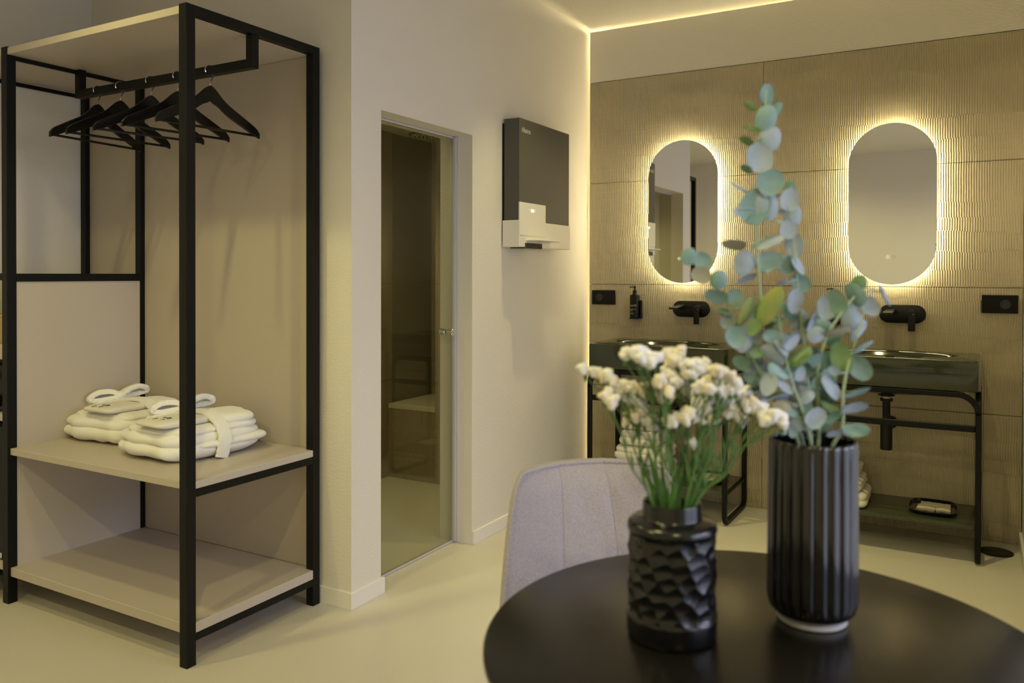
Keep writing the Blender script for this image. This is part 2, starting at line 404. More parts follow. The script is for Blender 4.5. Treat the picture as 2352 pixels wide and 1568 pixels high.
MB().rbox(XL0+S*.5, WR-S, WF+.004, WB, WH-.030, WH-.004, .0012).build('top_board', M['board'], t, 0)
MB().rbox(XL0+.004, WR-.001, WF+S*.3, WB-.016, .567, .592, .0015).build('middle_shelf', M['board'], t, 0)
MB().rbox(XL0+.004, WR-.001, WF+S*.3, WB-.016, .103, .137, .0015).build('bottom_shelf', M['board'], t, 0)
# shelves are notched round the front posts by giving them a set back edge: posts stand proud
MB().box(XL0+S, WR-S, WB-.014, WB-.002, .137, WH-.031).build('back_panel', M['panel'], t, 0)
MB().box(WL-.004, WL+.010, WF+S, WB-S, .137, 1.227).build('side_panel', M['board'], t, 0)
yr = -2.45
rp = MB().rbox(-1.160, -.140, yr-.015, yr+.015, 1.972, 2.004, .001).rbox(-1.160, -1.130, yr-.015, yr+.015, 2.0042, WH-.031, .001).rbox(-.172, -.140, yr-.015, yr+.015, 2.0042, WH-.031, .001)
rp.build('hanging_rail', M['metal'], t, 0)

# narrow shelf unit to its left (seen through and beside the wardrobe)
NL = -1.588
n = thing('shelf_unit', 'narrow black framed shelf unit between the left wall and the open wardrobe', 'shelf', ((NL+WL)/2, (WF+WB)/2, 0))
for (x0, y0) in ((NL, WB-S), (NL, WF)): MB().rbox(x0, x0+S, y0, y0+S, 0, WH, .0015).build('post', M['metal'], n, 0)
XR0 = XL0-.001
def nrail(x0, x1, y0, y1, z0, z1): MB().rbox(x0, x1, y0, y1, z0, z1, .0012).build('rail', M['metal'], n, 0)
nrail(NL, NL+.012, WF+S, WB-S, WH-.048, WH-.032)
nrail(NL+S, XR0, WF, WF+S, 1.232, 1.259)
nrail(NL+S, XR0, WF, WF+S, .078, .102)
MB().rbox(NL+S, XR0, WF+.004, WB, WH-.030, WH-.004, .001).build('top_board', M['board'], n, 0)
MB().box(NL+S*.5, XR0, WB-.014, WB-.002, .137, WH-.031).build('back_panel', M['panel'], n, 0)
for z0, z1 in ((.117, .154), (.69, .718), (.928, .985)):
    MB().rbox(NL+S, XR0, WF+.012, WB-.016, z0, z1, .0015).build('shelf_board', M['board'], n, 0)
f = thing('minibar_fridge', 'black minibar fridge standing on the lowest board of the shelf unit', 'fridge', (-1.36, -2.45, .154))
MB().rbox(-1.54, XR0-.006, -2.70, -2.19, .155, .672, .006, 2).build('body', M['fridge'], f, 40)
MB().rbox(-1.54, XR0-.006, -2.728, -2.703, .158, .670, .004, 2).build('door', M['fridge'], f, 40)
MB().rbox(XR0-.030, XR0-.016, -2.732, -2.728, .165, .185, .001).build('handle_glint', M['chrome'], f, 0)  # glint of the door handle, made as a small chrome chip
f = thing('coffee_machine', 'black coffee machine on the middle board of the shelf unit', 'coffee machine', (-1.36, -2.5, .718))
MB().rbox(-1.50, -1.20, -2.70, -2.35, .719, .90, .01, 2).build('body', M['fridge'], f, 40)
MB().rbox(-1.44, -1.26, -2.722, -2.70, .74, .78, .003, 1).build('drip_tray', M['metal'], f, 40)
MB().rbox(-1.40, -1.30, -2.73, -2.70, .84, .88, .006, 2).build('spout', M['gloss'], f, 40)
f = thing('woven_basket', 'straw coloured ribbed basket on the upper board of the shelf unit', 'basket', (-1.27, -2.62, .985))
MB().lathe([(.001, .001), (.05, .001)]+[(.052+.012*k/8+.002*math.sin(k*PI), .006+.012*k) for k in range(9)]+[(.064, .106), (.058, .100), (.048, .01), (.001, .008)], (-1.262, -2.655, .985), 36, fn=lambda r, z, a: r*(1+.012*math.sin(z*520))).build('body', M['wicker'], f)
MB().lathe([(.066, .104), (.068, .110), (.064, .115), (.059, .110), (.060, .104), (.066, .104)], (-1.262, -2.655, .985), 36, cap0=False, cap1=False).build('rim', M['wicker'], f)

# hangers
def make_hanger():
    h = thing('coat_hanger', '', 'hanger', (0, 0, 0), 'black wooden coat hangers on the rail')
    # wooden arms: outline in (s, z), thickness in n; rod top at z=0
    Wd, NS = .212, 40; up = []; lo = []
    for k in range(NS+1):
        s_ = -Wd+2*Wd*k/NS; a = abs(s_)/Wd
        zu = -.102-.104*(a**1.15)+.030*math.exp(-(a/.22)**2)
        th = .047-.014*a if a < .82 else .0355-.006*((a-.82)/.18)
        if .80 < a < .84: zu -= .006
        zl = zu-th-(.018*math.exp(-(a/.12)**2)) + .010*math.exp(-(a/.05)**2)
        if a > .9: zu -= .010*((a-.9)/.1)**2
        up.append((s_, zu)); lo.append((s_, zl))
    pts = up+lo[::-1]
    b = MB().loops([[(0+d, p[0], p[1]) for p in pts] for d in (-.005, .005)]) if False else MB()
    L = []
    for d, sh in ((-.006, .002), (-.0045, 0), (.0045, 0), (.006, .002)):
        L.append([(d, u_[0], u_[1]-sh) for u_ in up]+[(d, l_[0], l_[1]+sh) for l_ in lo[::-1]])
    b = MB(); nn = len(up)
    for L0, L1 in zip(L[:-1], L[1:]):
        vs = L0+L1; m2 = len(L0); b.add(vs, [(i, (i+1) % m2, m2+(i+1) % m2, m2+i) for i in range(m2)])
    for Lx in (L[0], L[-1]):
        b.add(Lx, [(i, i+1, 2*nn-2-i, 2*nn-1-i) for i in range(nn-1)])
    b.build('shoulder_bar', M['hanger'], h, 50)
    MB().tube([(0, -Wd*.955, -.226), (0, Wd*.955, -.226)], .0048, 10).build('trouser_bar', M['hanger'], h)
    pts = [(0, 0, -.062), (0, 0, -.045)]+[(0, -.006+.0205*math.cos(math.radians(a))-.0, -.0035+.0225*math.sin(math.radians(a))) for a in range(-30, 216, 15)]
    pts = [(0, 0, -.086), (0, 0, -.066), (0, .003, -.056), (0, .014, -.036)]+[(0, .021*math.cos(math.radians(a)), -.0185+.0185*math.sin(math.radians(a))+(.0 )) for a in range(-30, 215, 14)]
    MB().tube(pts, .0022, 8).build('hook', M['chrome'], h)
    return h
hg = make_hanger()
HL = ['black wooden hanger closest to the left end of the rail, turned most askew', 'second black wooden hanger from the left end of the rail',
      'middle one of the five black wooden hangers on the rail', 'black wooden hanger with its hook hidden behind the front wardrobe post',
      'black wooden hanger closest to the back panel end, right of the front post']
HP = [(-1.03, 97), (-.885, 86), (-.70, 79), (-.545, 82), (-.37, 85)]
for i, ((x, a), lb) in enumerate(zip(HP, HL)):
    o = hg if i == 0 else dup(hg)
    o.location = (x, yr, 2.010); o.rotation_euler = (0, 0, math.radians(a-90)); o['label'] = lb

# ------------------------------------------------------------------ bathrobes
def nz3(p, s=1.0, seed=0): return noise.noise(Vector((p[0]*s+seed*3.7, p[1]*s-seed, p[2]*s+seed*1.3)))
def pillow(mb, c, hx, hy, hz, e1=.35, e2=.42, rz=0, amp=.004, fr=14, seed=0, nu=64, nv=22, wave=None, tilt=0):
    """soft folded slab: superellipsoid with cloth like unevenness"""
    L = []
    def pw(x, e): return math.copysign(abs(x)**e, x)
    for j in range(1, nv):
        ph = -PI/2+PI*j/nv; l = []
        for i in range(nu):
            a = 2*PI*i/nu
            x = hx*pw(math.cos(ph), e1)*pw(math.cos(a), e2); y = hy*pw(math.cos(ph), e1)*pw(math.sin(a), e2); z = hz*pw(math.sin(ph), .9)
            d = amp*nz3((x, y, z), fr, seed)+amp*.5*nz3((x, y, z), fr*2.7, seed+5)
            nrm = Vector((x/hx**1.6, y/hy**1.6, z/hz)).normalized()
            if wave: d += wave(x, y, z)
            x += nrm.x*d; y += nrm.y*d; z += nrm.z*d
            if z < -hz*.93: z = -hz*.93
            z += tilt*x
            cr, sr = math.cos(rz), math.sin(rz)
            l.append((c[0]+x*cr-y*sr, c[1]+x*sr+y*cr, c[2]+z))
        L.append(l)
    return mb.loops(L)
def band(mb, pts, wdir, w, th=.004, up=None):
    """flat fabric band swept along pts; wdir = width direction"""
    L = []; pts = [Vector(p) for p in pts]; wd_ = Vector(wdir).normalized()
    for i, p in enumerate(pts):
        d = (pts[min(i+1, len(pts)-1)]-pts[max(i-1, 0)]).normalized()
        ws = (wd_-d*wd_.dot(d)).normalized(); nr = d.cross(ws)
        ww = w/2*(1+.06*math.sin(i*1.7)); 
        L.append([p+ws*ww*c1+nr*th*s1 for c1, s1 in ((1, 0), (.94, .8), (.5, 1.15), (0, .9), (-.5, 1.15), (-.94, .8), (-1, 0), (-.94, -.8), (0, -1), (.94, -.8))])
    return mb.loops(L)
def crv(P, n=6):
    """catmull-rom through points"""
    P = [Vector(p) for p in P]; out = []
    for i in range(len(P)-1):
        a, b, c, d = P[max(i-1, 0)], P[i], P[i+1], P[min(i+2, len(P)-1)]
        for k in range(n):
            t_ = k/n; out.append(.5*((2*b)+(c-a)*t_+(2*a-5*b+4*c-d)*t_**2+(3*b-a-3*c+d)*t_**3))
    out.append(P[-1]); return out
SH = .592
def robe(cx, cy, hx, hy, lab, rz, kind):
    t = thing('bathrobe', lab, 'bathrobe', (cx, cy, SH), 'folded white bathrobes on the wardrobe shelf')
    cr, sr = math.cos(rz), math.sin(rz)
    def T(x, y, z): return Vector((cx+x*cr-y*sr, cy+x*sr+y*cr, SH+z))
    b = MB()
    cre = lambda x, y, z: (.0065*math.sin(x*62+3*nz3((x, y, z), 7, 2)) if y < -hy*.3 else .003*math.sin(z*150+x*9))+.010*nz3((x, y, 0), 4.5, kind+2)
    pillow(b, T(0, 0, .036), hx, hy, .0375, .42, .50, rz, .004, 9, 1+kind, wave=cre)
    pillow(b, T(-.006, .006, .072), hx*.97, hy*.98, .034, .42, .48, rz, .005, 8, 3+kind, wave=cre)
    pillow(b, T(.004, .016, .099), hx*.86, hy*.90, .021, .40, .42, rz, .006, 9, 6+kind, wave=lambda x, y, z: .004*math.sin(y*50+x*12))
    pillow(b, T(hx*.25, hy*.25, .052), hx*.80, hy*.80, .018, .35, .40, rz-.04, .004, 9, 8+kind)
    b.build('folded_body', M['terry'], t, 179)
    # rolled lapels lying on top
    c_ = MB()
    pillow(c_, T(-hx*.50, hy*.20, .122), hx*.40, hy*.60, .018, .45, .55, rz+.15, .006, 12, 9+kind)
    pillow(c_, T(hx*.30, hy*.52, .124), hx*.55, hy*.40, .023, .45, .55, rz-.3, .006, 12, 12+kind)
    c_.build('lapels', M['terry'], t, 179)
    # slipper bag: flat cotton bag lying along y
    bg_ = MB()
    pillow(bg_, T(hx*.18, -hy*.10, .130), hx*.42, hy*.86, .014, .28, .24, rz-.05, .0025, 10, 20+kind, 72, 18)
    bag = bg_.build('slipper_bag', M['bag'], t, 179)
    # printed marks on the bag
    ink = MB()
    def mark(P): ink.tube([T(*p) for p in P], .0012, 5)
    for (x, y) in ((-.035, -.155), (.0, -.15)):
        mark([(x+hx*.18, y-.006, .1425), (x+hx*.18+.012, y+.008, .1455)])
    ring = [(hx*.18+.012+.007*math.cos(a), -.125+.009*math.sin(a), .146) for a in [2*PI*k/14 for k in range(15)]]
    mark(ring)
    mark([(hx*.18-.014, -.131, .146), (hx*.18-.010, -.119, .146), (hx*.18-.004, -.126, .146)])
    ink.build('print', M['ink'], bag)
    mw = Matrix.Translation(T(hx*.18-.048, .060, .1458)) @ Matrix.Rotation(rz+math.radians(-5), 4, 'Z')
    tx = text('slippers', .022, 'lettering', M['ink'], t, mw, .0004)
    # belt over the top and down the side
    bl = MB()
    yb = -hy*.02
    band(bl, crv([T(hx*1.035, yb-.02, .004), T(hx*1.045, yb-.012, .035), T(hx*1.0, yb, .078), T(hx*.80, yb+.008, .122), T(hx*.45, yb+.016, .150), T(hx*.05, yb+.022, .150),
                  T(-hx*.35, yb+.03, .138), T(-hx*.80, yb+.03, .118), T(-hx*1.0, yb+.03, .075), T(-hx*1.035, yb+.02, .02)], 7), (cr*0-sr*1, cr*1, 0), .052, .007)
    bl.build('belt', M['terry'], t, 60)
    # bow
    bw = MB()
    kx, ky = -hx*.38, yb+.03
    loopA = [T(kx, ky, .152), T(kx+.015, ky+.02, .176), T(kx+.028, ky+.060, .190), T(kx+.030, ky+.098, .178), T(kx+.016, ky+.090, .160), T(kx+.004, ky+.045, .154), T(kx, ky, .152)]
    loopB = [T(kx, ky, .156), T(kx-.020, ky-.030, .172), T(kx-.045, ky-.070, .170), T(kx-.055, ky-.098, .150), T(kx-.045, ky-.080, .140), T(kx-.015, ky-.03, .146), T(kx, ky, .152)]
    band(bw, crv(loopA, 7), (1, -.2, .15), .046, .011)
    band(bw, crv(loopB, 7), (.9, -.4, .2), .046, .011)
    band(bw, crv([T(kx, ky, .155), T(kx-.05, ky-.02, .150), T(-hx*.78, ky-.06, .125), T(-hx*.96, ky-.09, .085)], 7), (.2, 1, 0), 0.044, .007)
    pillow(bw, T(kx, ky, .158), .026, .024, .017, .6, .7, 0, .003, 30, 4, 24, 12)
    bw.build('bow', M['terry'], t, 60)
    return t
robe(-.535, -2.405, .200, .212, 'folded white bathrobe closest to the front post of the wardrobe shelf', math.radians(-2), 0)
robe(-1.0, -2.345, .205, .178, 'folded white bathrobe beside the left panel of the wardrobe shelf', math.radians(3), 30)

# ------------------------------------------------------------------ hand dryer on wall A
t = thing('hand_dryer', 'dark grey and white hand dryer mounted on the wall beside the shower door', 'hand dryer', (0, -.73, 1.39))
y0, y1, z0, z1, D = -1.007, -.453, 1.393, 2.022, .1027
sh = MB().prism([(y0, 1.515), (y0, z1), (y1, z1), (y1, 1.522), (-.736, 1.522), (-.736, 1.615), (y0, 1.615)], 0, .014, D-.002)
MB().rbox(.014, D-.002, y0+.001, y1, 1.524, z1, .002).build('shell', M['dryer_dark'], t, 0)
MB().rbox(0, .0135, y0+.006, y1-.01, 1.42, z1-.02, .001).build('wall_plate', M['metal'], t, 0)
wb = MB().rbox(.006, D, y0-.002, y1+.012, z0, 1.523, .002)
wb.build('base', M['dryer_white'], t, 0)
MB().rbox(D-.006, D+.002, y0-.001, -.736, 1.45, 1.612, .0012).build('sensor_panel', M['dryer_white'], t, 0)
MB().rbox(D-.004, D+.066, -.945, -.684, 1.424, 1.430, .002).build('water_shelf', M['dryer_white'], t, 0)
MB().rbox(.018, D+.004, -.955, -.775, z0-.006, 1.414, .003).build('air_outlet', M['gloss'], t, 0)
for k, dy in enumerate((-.905, -.888, -.871, -.854)):
    mm = M['led_dot'] if k in (1, 2) else M['led_dim']
    MB().loops([[(D+.0022+d, dy+.0062*math.cos(a), 1.575+.0085*math.sin(a)) for a in [2*PI*i/16 for i in range(16)]] for d in (0, .0008)]).build('indicator', mm, t, 0)
text('Albatros', .036, 'lettering', M['print'], t, Matrix.Translation((D-.0015, -.985, 1.955)) @ Matrix.Rotation(PI/2, 4, 'Z') @ Matrix.Rotation(PI/2, 4, 'X') @ Matrix.Scale(.72, 4, (1, 0, 0)), .0003)

# ------------------------------------------------------------------ mirrors
def pill(cx, cz, hw, hh, n=24):
    P = []
    for k in range(n+1): a = PI*k/n; P.append((cx+hw*math.cos(a), cz+(hh-hw)+hw*math.sin(a)))
    for k in range(n+1): a = PI+PI*k/n; P.append((cx+hw*math.cos(a), cz-(hh-hw)+hw*math.sin(a)))
    return P
def mirror(cx, cz, lab):
    t = thing('wall_mirror', lab, 'mirror', (cx, 0, cz), 'backlit pill shaped wall mirrors')
    def ring(hw, hh, y): return [(p[0], y, p[1]) for p in pill(cx, cz, hw, hh)]
    MB().loops([ring(.165, .365, -.001), ring(.165, .365, -.0405)]).build('backing', M['mirror_edge'], t, 40)
    MB().loops([ring(.1655, .3655, -.008), ring(.174, .374, -.008), ring(.174, .374, -.034), ring(.1655, .3655, -.034)], wrap=True).build('led_ring', M['led'], t, 40)
    MB().loops([ring(.198, .398, -.041), ring(.1985, .3985, -.0415), ring(.1985, .3985, -.0495), ring(.1975, .3975, -.05)], cap1=False).build('rim', M['mirror_edge'], t, 40)
    MB().add(ring(.1975, .3975, -.0501), [tuple(range(50))]).build('mirror_glass', M['mirror'], t, 0)
    for dx, r, mm in ((.020-.035, .0085, M['icon']), (.044-.035, .0085, M['led_dim'])):
        c_ = MB(); x = cx+dx; zc = cz-.262
        c_.tube([(x+r*math.cos(a), -.0508, zc+r*math.sin(a)) for a in [2*PI*i/20 for i in range(20)]], .0011, 6, wrap=True)
        c_.tube([(x+.004*math.cos(a), -.0508, zc+.004*math.sin(a)) for a in [2*PI*i/12 for i in range(12)]], .0012, 6, wrap=True)
        c_.build('touch_icon', mm, t)
    return t
mirror(.6055, 1.610, 'backlit pill shaped mirror over the basin nearer the side wall')
mirror(1.668, 1.610, 'backlit pill shaped mirror over the basin with the exposed waste pipe')

# ------------------------------------------------------------------ sockets
def socket(x0, x1, cx, lab):
    t = thing('power_socket', lab, 'socket', ((x0+x1)/2, 0, 1.08), 'black wall sockets')
    z0, z1 = 1.080, 1.165; zc = (z0+z1)/2
    MB().rbox(x0, x1, -.010, 0, z0, z1, .002).build('plate', M['plastic'], t, 0)
    R = .021
    s_ = MB().loops([[(cx+r*math.cos(a), y, zc+r*math.sin(a)) for a in [2*PI*i/28 for i in range(28)]] for r, y in ((R+.002, -.0101), (R+.002, -.0125), (R, -.0125), (R-.001, -.0108), (.001, -.0106))])
    s_.build('outlet', M['gloss'], t)
    for dx in (-.0095, .0095):
        MB().loops([[(cx+dx+.0024*math.cos(a), y, zc+.0024*math.sin(a)) for a in [2*PI*i/10 for i in range(10)]] for y in (-.0108, -.0116)]).build('pin_hole', M['drain'], t)
    return t
socket(.039, .187, .088, 'black wall socket beside the corner and the first mirror')
socket(2.055, 2.203, 2.152, 'black wall socket at the end of the tiled wall past the second mirror')

# ------------------------------------------------------------------ soap bottles
def bottle(cx, lab):
    t = thing('soap_bottle', lab, 'soap bottle', (cx, 0, 1.005), 'black pump soap bottles on the tiled wall')
    zb = 1.010; yc = -.036
    L = []
    for r, z, e in ((.022, 0, .6), (.0255, .003, .5), (.0255, .122, .5), (.024, .130, .5), (.013, .134, .8), (.0115, .138, 1)):
        L.append([(cx-.004+r*math.copysign(abs(math.cos(a))**e, math.cos(a)), yc+r*.85*math.copysign(abs(math.sin(a))**e, math.sin(a)), zb+z) for a in [2*PI*i/32 for i in range(32)]])
    MB().loops(L).build('body', M['bottle'], t, 40)
    p_ = MB().lathe([(.011, .136), (.0115, .138), (.0115, .156), (.008, .158), (.0045, .159), (.0045, .172), (.0075, .173), (.0085, .178), (.007, .182), (.001, .183)], (cx-.004, yc, zb), 20)
    p_.tube([(cx-.004, yc, zb+.177), (cx-.022, yc-.020, zb+.177), (cx-.025, yc-.023, zb+.172)], .003, 8)
    p_.build('pump', M['bottle'], t)
    h_ = MB().rbox(cx-.030, cx+.030, yc-.026, 0, zb-.007, zb-.0005, .002).rbox(cx+.026, cx+.031, -.03, 0, zb-.004, zb+.095, .001).rbox(cx-.026, cx+.026, -.006, 0, zb-.004, zb+.10, .001)
    h_.build('bracket', M['metal'], t, 0)
    fy = yc-.0222
    mk = lambda x, z: Matrix.Translation((cx+x, fy, zb+z)) @ Matrix.Rotation(PI/2, 4, 'X')
    text('enviO', .0155, 'lettering', M['print'], t, mk(-.022, .066), .0003)
    text('hand & body', .0066, 'lettering', M['print'], t, mk(-.022, .047), .0003)
    text('wash', .0066, 'lettering', M['print'], t, mk(-.022, .040), .0003)
    text('pure', .0105, 'lettering', M['print'], t, mk(-.021, .022), .0003)
    return t
bottle(.325, 'black pump soap bottle on the tiles between the socket and the first tap')
bottle(1.395, 'black pump soap bottle on the tiles partly hidden behind the eucalyptus')

# ------------------------------------------------------------------ taps
def tap(cx, lab):
    t = thing('wall_tap', lab, 'tap', (cx, 0, 1.066), 'black wall mounted taps')
    zc = 1.066
    def ring(hw, hh, y, dx=0):
        return [(cx+dx+(p[1]), y, zc-p[0]) for p in pill(0, 0, hh, hw, 20)]
    MB().loops([ring(.105, .045, 0), ring(.105, .045, -.009), ring(.103, .043, -.0105)]).build('plate', M['tap'], t, 40)
    s_ = MB(); xs = cx-.052
    pr = []
    for y, w_, th in ((-.010, .022, .012), (-.03, .022, .011), (-.12, .024, .008), (-.165, .024, .006), (-.172, .020, .004)):
        pr.append([(xs+w_*c, y, zc+.012+th*s2-(.0 if y > -.1 else .004)) for c, s2 in ((1, .6), (.9, 1), (-.9, 1), (-1, .6), (-1, -.6), (-.9, -1), (.9, -1), (1, -.6))])
    s_.loops(pr).build('spout', M['tap'], t, 40)
    xh = cx+.045
    c_ = MB().loops([[(xh+r*math.cos(a), y, zc+r*math.sin(a)) for a in [2*PI*i/28 for i in range(28)]] for r, y in ((.023, -.010), (.0225, -.030), (.0205, -.0305), (.0205, -.052), (.0195, -.054))])
    h_ = c_.build('handle_hub', M['tap'], t, 40)
    MB().rbox(xh-.016, xh+.016, -.060, -.052, zc-.082, zc+.014, .003, 2).build('lever', M['tap'], t, 40)
    MB().rbox(xh+.004, xh+.012, -.0605, -.060, zc+.000, zc+.002, .0003).build('marking', M['print'], t, 0)
    return t
tap(.645, 'matt black wall tap below the mirror nearer the side wall')
tap(1.715, 'matt black wall tap above the basin with the exposed waste pipe')

# ------------------------------------------------------------------ vanities
VF, VZ, VB = -.4276, .887, .752
def vanity(xl, lab_b, lab_f, idx):
    xr = xl+.755; cx = (xl+xr)/2; cy = (VF)/2-.001
    b = thing('washbasin', lab_b, 'washbasin', (cx, cy, VB), 'green ceramic washbasins')
    N = 96
    def rect(hx, hy, r, z):
        l = []
        for i in range(N):
            a = 2*PI*i/N; c, s_ = math.cos(a), math.sin(a)
            # rounded rectangle radial hit
            k = 1/max(abs(c)/hx, abs(s_)/hy); x, y = c*k, s_*k
            ix, iy = hx-r, hy-r
            if abs(x) > ix and abs(y) > iy:
                # intersect ray with corner circle
                ox, oy = math.copysign(ix, x), math.copysign(iy, y)
                B = c*ox+s_*oy; C_ = ox*ox+oy*oy-r*r; k = B+math.sqrt(max(B*B-C_, 0)); x, y = c*k, s_*k
            l.append((cx+x, cy+y, z))
        return l
    def oval(hx, hy, z, oy=-.01): return [(cx+hx*math.cos(2*PI*i/N), cy+oy+hy*math.sin(2*PI*i/N), z) for i in range(N)]
    hx, hy = .3775, -VF/2-.002
    L = [rect(.05, .05, .02, VB-.05), oval(.16, .09, VB-.048, 0), oval(.24, .13, VB-.03, 0), rect(hx-.03, hy-.03, .02, VB), rect(hx-.004, hy-.004, .012, VB), rect(hx, hy, .012, VB+.004), rect(hx, hy, .012, VZ-.010), rect(hx-.002, hy-.002, .012, VZ-.003), rect(hx-.009, hy-.009, .010, VZ),
         oval(.315, .158, VZ), oval(.305, .150, VZ+.004), oval(.295, .143, VZ+.003), oval(.283, .134, VZ-.006), oval(.25, .115, VZ-.05), oval(.19, .085, VZ-.09), oval(.10, .05, VZ-.108), oval(.028, .028, VZ-.112), oval(.012, .012, VZ-.118)]
    MB().loops(L).build('bowl', M['ceramic'], b, 50)
    MB().lathe([(.001, 0), (.020, 0), (.027, .001), (.029, .004), (.024, .007), (.001, .009)], (cx, cy-.01, VZ-.112), 24).build('drain_cover', M['tap'], b)
    # frame
    f = thing('washstand', lab_f, 'washstand', (cx, cy, 0), 'black tubular washstands')
    B = .0235; q = (.0235, .0235); yf = VF+.014; yb = -.018; zt = VB-.060+.044
    zt = .738; zb_ = .0125; x0, x1 = xl+.003, xr-.002+.0
    x0 = xl-.002+B/2; x1 = xr-B/2+.003
    for x in (x0, x1):
        rb = .045; rt = .075
        P = [(x, yb+0, zt)] if False else []
        P += [(x, yf+.10, zt)]
        P += [(x, yf+rt-rt*math.sin(a)*1.0, zt-rt+rt*math.cos(a)) for a in [math.radians(k) for k in range(0, 91, 10)]]
        P += [(x, yf+rb-rb*math.cos(a), zb_+rb-rb*math.sin(a)) for a in [math.radians(k) for k in range(0, 91, 10)]]
        P += [(x, yb-rb+rb*math.sin(a), zb_+rb-rb*math.cos(a)) for a in [math.radians(k) for k in range(0, 91, 10)]]
        P += [(x, yb, zt)]
        MB().tube(P, 0, sq=q, up=(1, 0, 0)).build('leg', M['metal'], f, 40)
    R = .085
    for y in (yf,):
        P = [(x0+R-R*math.cos(a), y, zt-R+R*math.sin(a)) for a in [math.radians(k) for k in range(0, 91, 9)]]+[(x1-R+R*math.sin(a), y, zt-R+R*math.cos(a)) for a in [math.radians(k) for k in range(0, 91, 9)]]
        MB().tube(P, 0, sq=q, up=(0, 1, 0)).build('top_rail', M['metal'], f, 40)
    MB().rbox(x0, x1, yb-B/2, yb+B/2, zt-B/2, zt+B/2, .002).build('top_rail', M['metal'], f, 0)
    MB().rbox(x0+B/2, x1-B/2, yf-.008, yf+.008, .578, .607, .003).build('towel_rail', M['metal'], f, 0)
    MB().rbox(x0-.006, x0+.006, yf, yb, .148, .158, .001).rbox(x1-.006, x1+.006, yf, yb, .148, .158, .001).build('shelf_rail', M['metal'], f, 0)
    MB().rbox(x0+.007, x1-.007, yf+.014, yb-.014, .148, .168, .004, 2).build('shelf', M['ceramic_shelf'], f, 40)
    # waste pipe
    px = cx-.012; py = -.215
    w = thing('waste_pipe', ('black bottle trap under the basin nearer the side wall', 'black bottle trap hanging in plain view under the second basin')[idx], 'pipe', (px, py, .42), 'black basin waste pipes')
    MB().lathe([(.001, .70), (.036, .70), (.038, .697), (.038, .688), (.030, .683), (.001, .683)], (px, py, 0), 28).build('flange', M['tap'], w)
    MB().lathe([(.001, .683), (.018, .683), (.018, .672), (.001, .672)], (px, py, 0), 24).build('washer', M['skirting'], w)
    MB().lathe([(.001, .672), (.028, .672), (.028, .660), (.0175, .658), (.0175, .545), (.001, .545)], (px, py, 0), 28).build('tailpipe', M['tap'], w)
    MB().lathe([(.001, .552), (.026, .552), (.027, .548), (.027, .432), (.025, .428), (.001, .428)], (px, py, 0), 28).build('trap', M['tap'], w)
    P = [(px, py+.02, .525)]+[(px+.0, y, .525) for y in (-.15, -.05)]+[(px, -.0005, .525)]
    MB().tube(P, [.016, .016, .016, .016], 16).tube([(px, -.012, .525), (px, -.0005, .525)], .032, 20).build('outlet_pipe', M['tap'], w)
vanity(.201, 'olive green ceramic washbasin next to the side wall', 'black tubular washstand under the basin next to the side wall', 0)
vanity(1.299, 'olive green ceramic washbasin above the exposed waste pipe', 'black tubular washstand with the waste pipe in plain view', 1)

# floor drain
dc = (2.118, -.168)
t = thing('floor_drain', 'round black drain cover on the floor beside the washstand leg', 'drain', (dc[0], dc[1], 0))
MB().lathe([(.001, 0), (.064, 0), (.064, .004), (.060, .006), (.001, .006)], (dc[0], dc[1], .0005), 48).build('cover', M['drain'], t)
MB().lathe([(.066, 0), (.070, 0), (.070, .003), (.066, .003)], (dc[0], dc[1], .0005), 48, cap0=False, cap1=False).build('rim', M['drain'], t)

# towels: folded piles on the washstand shelves
def towel_pile(cx, cy, lay, rz, which, labs):
    z = .1685; 
    for i, (hx, hy, hz, dx, dy) in enumerate(lay):
        t = thing('folded_towel', labs[i], 'towel', (cx+dx, cy+dy, z), which)
        b = MB(); r2 = rz+random.uniform(-.06, .06)
        pillow(b, (cx+dx, cy+dy, z+hz*.60), hx, hy, hz*.66, .30, .30, r2, .005, 10, i*3+cx, 48, 14)
        pillow(b, (cx+dx+.003, cy+dy+.004, z+hz*1.33), hx*.98, hy*.97, hz*.66, .32, .32, r2, .006, 10, i*3+1+cx, 48, 14)
        b.build('layers', M['towel'], t, 179)
        z += hz*1.93
pl = 'towels piled under the first basin'
towel_pile(.455, -.235, [(.155, .15, .045, 0, 0), (.140, .145, .043, .006, .004), (.112, .135, .042, .004, 0), (.088, .120, .038, -.006, .003)], .02, pl,
           ['cream folded towel at the bottom of the taller pile under the first basin', 'cream folded towel second from the bottom of the taller pile',
            'cream folded towel second from the top of the taller pile', 'cream folded towel on top of the taller pile under the first basin'])
towel_pile(1.47, -.245, [(.125, .145, .036, 0, 0), (.105, .14, .030, -.002, .01), (.088, .13, .028, -.004, 0), (.075, .12, .026, -.006, .005)], .0, 'towels piled under the second basin',
           ['cream folded towel at the bottom of the pile behind the fluted vase', 'cream folded towel second from the bottom of the pile behind the fluted vase',
            'cream folded towel second from the top of the pile behind the fluted vase', 'cream folded towel on top of the pile behind the fluted vase'])

